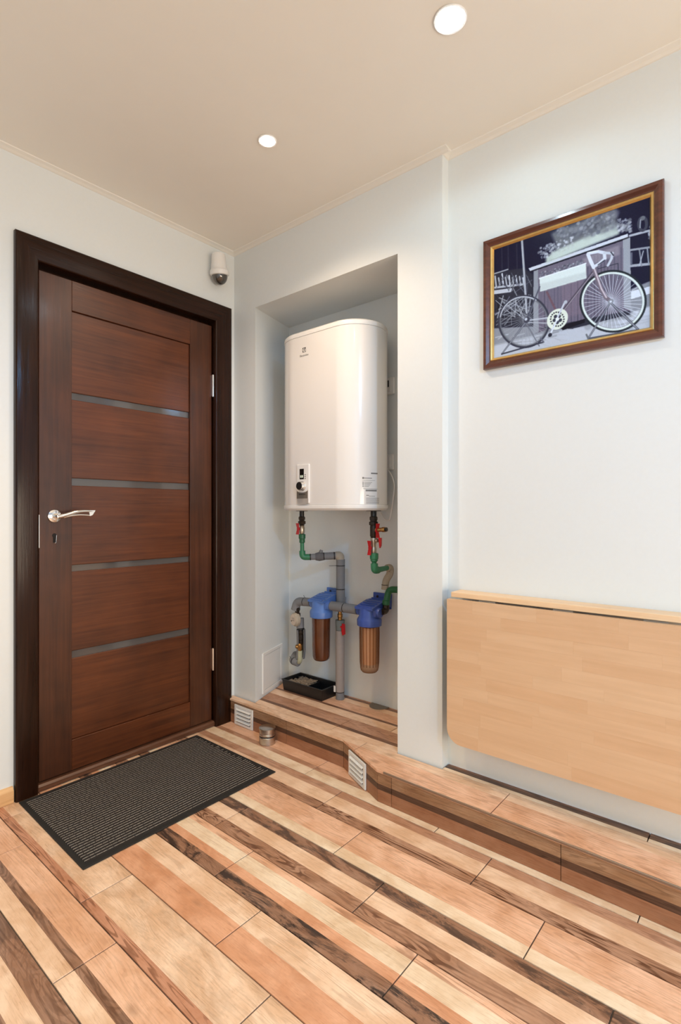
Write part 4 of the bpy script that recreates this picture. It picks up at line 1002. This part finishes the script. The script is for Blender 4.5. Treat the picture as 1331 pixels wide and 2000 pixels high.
# water meter assembly, left
wm = thing('water_meter', (.245, -.205, .26), 'round water meter on grey wrapped pipe at the left of the niche', 'water meter')
bm = NB(); tube(bm, fillet([(.25, -.312, .600), (.25, -.212, .594), (.245, -.200, .548)], .035, 8), .0222, 18); obj('insulation', bm, M['insul'], wm, True)
bm = NB(); tube(bm, [(.25, -.268, .5975), (.25, -.264, .5975)], .0228, 18); tube(bm, [(.25, -.267, .617), (.243, -.264, .632)], .0011, 6); obj('cable_tie', bm, M['black'], wm, True)
bm = NB(); lathe(bm, [(.012, .565), (.0155, .560), (.0155, .548), (.012, .545), (.012, .535), (.0175, .532), (.0175, .515), (.013, .512)], (.247, -.214, 0), 'z', 8); obj('union_nut', bm, M['dark_metal'], wm)
bm = NB(); lathe_dir(bm, (.25, -.214, .500), (-.8, .22, 0), [(.033, 0), (.036, .003), (.036, .018), (.032, .022), (.030, .028)], 28); obj('meter_body', bm, M['beige_pipe'], wm, True)
bm = NB(); dn = Vector((-.8, .22, 0)).normalized(); fcn = Vector((.25, -.214, .500)) + dn * .0281
lathe_dir(bm, fcn, dn, [(.0285, 0), (.0285, .0008), (.001, .0009)], 28); mf = obj('meter_face', bm, plain('meter_dial', rgb(206, 188, 170), .4, noise=.03), wm, True)
bm = NB(); sd = dn.cross(Vector((0, 0, 1)))
def dial_bar(a, b_, c_, d_):
    q = [fcn + dn * .0012 + sd * x + Vector((0, 0, z)) for x, z in ((a, c_), (b_, c_), (b_, d_), (a, d_))]; bm.faces.new([bm.verts.new(v) for v in q])
dial_bar(-.014, .014, .009, .0105); dial_bar(-.016, .010, .004, .0055); 
for k in range(5): dial_bar(-.015 + k * .006, -.0115 + k * .006, -.005, -.0015)
obj('dial_print', bm, M['dark_print'], mf)
bm = NB(); lathe_dir(bm, fcn + dn * .001 + sd * .014 + Vector((0, 0, -.008)), dn, [(.0035, 0), (.0035, .001)], 10); obj('dial_star', bm, M['dark_print'], mf)
bm = NB(); tube(bm, [(.258, -.222, .505), (.258, -.226, .455)], [.022, .020], 16); obj('insulation', bm, M['insul'], wm, True)
bm = NB(); tube(bm, [(.258, -.2265, .452), (.258, -.2275, .446)], .021, 16); obj('tape_band', bm, M['tape'], wm, True)
# split foam shell open to the front, fittings inside
bm = NB(); n = 14; secs = []
for z_, yy in [(.447, -.226), (.40, -.228), (.34, -.228), (.292, -.222)]:
    ringo, ringi = [], []
    for k in range(n + 1):
        a = math.radians(-150 + 270 * k / n) if False else math.radians(-95 + 275 * k / n)
        ringo.append((.262 + .024 * math.cos(a), yy + .024 * math.sin(a), z_)); ringi.append((.262 + .019 * math.cos(a), yy + .019 * math.sin(a), z_))
    secs.append([bm.verts.new(p) for p in ringo + ringi[::-1]])
for A_, B_ in zip(secs, secs[1:]):
    for k in range(len(A_)): bm.faces.new((A_[k], A_[(k + 1) % len(A_)], B_[(k + 1) % len(B_)], B_[k]))
bm.faces.new(secs[0]); bm.faces.new(secs[-1]); obj('foam_shell', bm, M['insul'], wm, True)
bm = NB(); lathe(bm, [(.010, .445), (.014, .43), (.011, .42), (.013, .41), (.013, .395), (.010, .39), (.010, .37)], (.255, -.232, 0), 'z', 8); obj('check_valve', bm, M['dark_metal'], wm)
bm = NB(); lathe(bm, [(.010, .375), (.0145, .37), (.0145, .345), (.011, .34), (.011, .33)], (.250, -.231, 0), 'z', 12); lathe_dir(bm, (.245, -.224, .358), (-.8, .5, .1), [(.010, 0), (.010, .014), (.006, .016)], 12); obj('brass_strainer', bm, M['brass'], wm, True)
bm = NB(); tube(bm, fillet([(.250, -.233, .338), (.250, -.231, .275), (.262, -.19, .272)], .02, 6), .0125, 14); obj('pale_pipe', bm, plain('pale_green_pipe', rgb(178, 178, 150), .5, noise=.06), wm, True)
bm = NB(); tube(bm, fillet([(.250, -.220, .270), (.25, -.175, .274), (.285, -.150, .278), (.33, -.12, .28)], .03, 6), .0195, 18); obj('insulation', bm, M['insul'], wm, True)
bm = NB(); tube(bm, [(.25, -.187, .2735), (.25, -.183, .274)], .0202, 16); tube(bm, [(.235, -.186, .287), (.228, -.176, .303)], .0011, 6); obj('cable_tie', bm, M['black'], wm, True)

# ------------------------------------------------------------------ tray with rubble, grey pad, sockets, cord
t = thing('plastic_tray', (.283, -.276, HS), 'shallow black rectangular plastic tray on the niche floor beside the upright pipe', 'tray')
bm = NB(); tx0, tx1, ty0, ty1, th = .213, .352, -.419, -.135, .056
def rect(i, z): return [(tx0 + i, ty0 + i, z), (tx1 - i, ty0 + i, z), (tx1 - i, ty1 - i, z), (tx0 + i, ty1 - i, z)]
lv = [rect(.006, HS + .0005), rect(0, HS + th), rect(-.003, HS + th), rect(-.003, HS + th + .003), rect(.004, HS + th + .003), rect(.010, HS + .004)]
rg = [[bm.verts.new(p) for p in r_] for r_ in lv]
for A_, B_ in zip(rg, rg[1:]):
    for k in range(4): bm.faces.new((A_[k], A_[(k + 1) % 4], B_[(k + 1) % 4], B_[k]))
bm.faces.new(rg[0]); bm.faces.new(rg[-1]); obj('shell', bm, M['black'], t)
bm = NB(); box(bm, .222, .343, -.294, -.289, HS + .004, HS + .045); obj('divider', bm, M['black'], t)
bm = NB(); gr = 14; rv = random.Random(5); vs = []
for i in range(gr + 1):
    row = []
    for j in range(gr + 1):
        u_, v_ = i / gr, j / gr; e = min(u_, v_, 1 - u_, 1 - v_)
        row.append(bm.verts.new((.2245 + .116 * u_, -.287 + .136 * v_, HS + .036 + .010 * min(1, e * 5) + rv.uniform(-.004, .006))))
    vs.append(row)
for i in range(gr):
    for j in range(gr): bm.faces.new((vs[i][j], vs[i + 1][j], vs[i + 1][j + 1], vs[i][j + 1]))
bot = [bm.verts.new(p) for p in [(.2245, -.287, HS + .0045), (.3405, -.287, HS + .0045), (.3405, -.151, HS + .0045), (.2245, -.151, HS + .0045)]]
bm.faces.new(bot[::-1])
edges = [[vs[i][0] for i in range(gr + 1)], [vs[gr][j] for j in range(gr + 1)], [vs[gr - i][gr] for i in range(gr + 1)], [vs[0][gr - j] for j in range(gr + 1)]]
for k in range(4): bm.faces.new(edges[k][::-1] + [bot[k], bot[(k + 1) % 4]])
for k in range(160):
    x, y = rv.uniform(.229, .336), rv.uniform(-.282, -.156); s = rv.uniform(.003, .007)
    r_ = bmesh.ops.create_icosphere(bm, subdivisions=1, radius=s)
    for v in r_['verts']: v.co = Vector((v.co.x * rv.uniform(.8, 1.5), v.co.y * rv.uniform(.8, 1.5), v.co.z * .7)) + Vector((x, y, HS + .047))
rub = obj('grit', bm, M['sand'], None); tag(rub, 'mound of brown and grey grit filling one half of black tray', 'grit', kind='stuff')
bm = NB(); n = 24
pts = [(.368, -.660 + .052 * 1, 0)]; pts = [(.366 - .060 * math.sin(math.pi * k / n), -.668 - .052 * math.cos(math.pi * k / n), HS + .0003) for k in range(n + 1)]
prism(bm, pts, (0, 0, .0025)); tag(obj('floor_patch', bm, M['grey_pad']), 'half round grey patch on niche floor against the back wall', 'patch')
def socket(y0, y1, z0, z1, label, dark):
    t = thing('wall_socket', (.37, (y0 + y1) / 2, z0), label, 'socket')
    bm = NB(); box(bm, .357, .3695, y1, y0, z0, z1, .004, 2); obj('plate', bm, M['white_plastic'], t)
    bm = NB(); box(bm, .3545, .3572, y1 + .018, y0 - .012, z0 + .012, z1 - .012, .001); obj('insert', bm, M['white_plastic'], t)
    if dark:
        bm = NB(); box(bm, .352, .3548, y1 + .026, y0 - .02, z0 + .034, z1 - .014, .001); obj('rocker', bm, M['black'], t)
socket(-.672, -.752, 1.632, 1.712, 'white wall socket with black switch behind the water heater', True)
socket(-.672, -.748, 1.268, 1.344, 'plain white wall outlet low behind the heater right edge', False)
bm = NB(); tube(bm, fillet([(.352, -.715, 1.275), (.34, -.745, 1.25), (.335, -.772, 1.20), (.335, -.762, 1.12), (.338, -.748, 1.06), (.345, -.735, 1.02), (.352, -.70, 1.03), (.352, -.66, 1.09)], .03, 5), .0035, 10)
tag(obj('power_cord', bm, M['white_plastic'], None, True), 'white power cord looping down beside the heater right edge', 'cord')
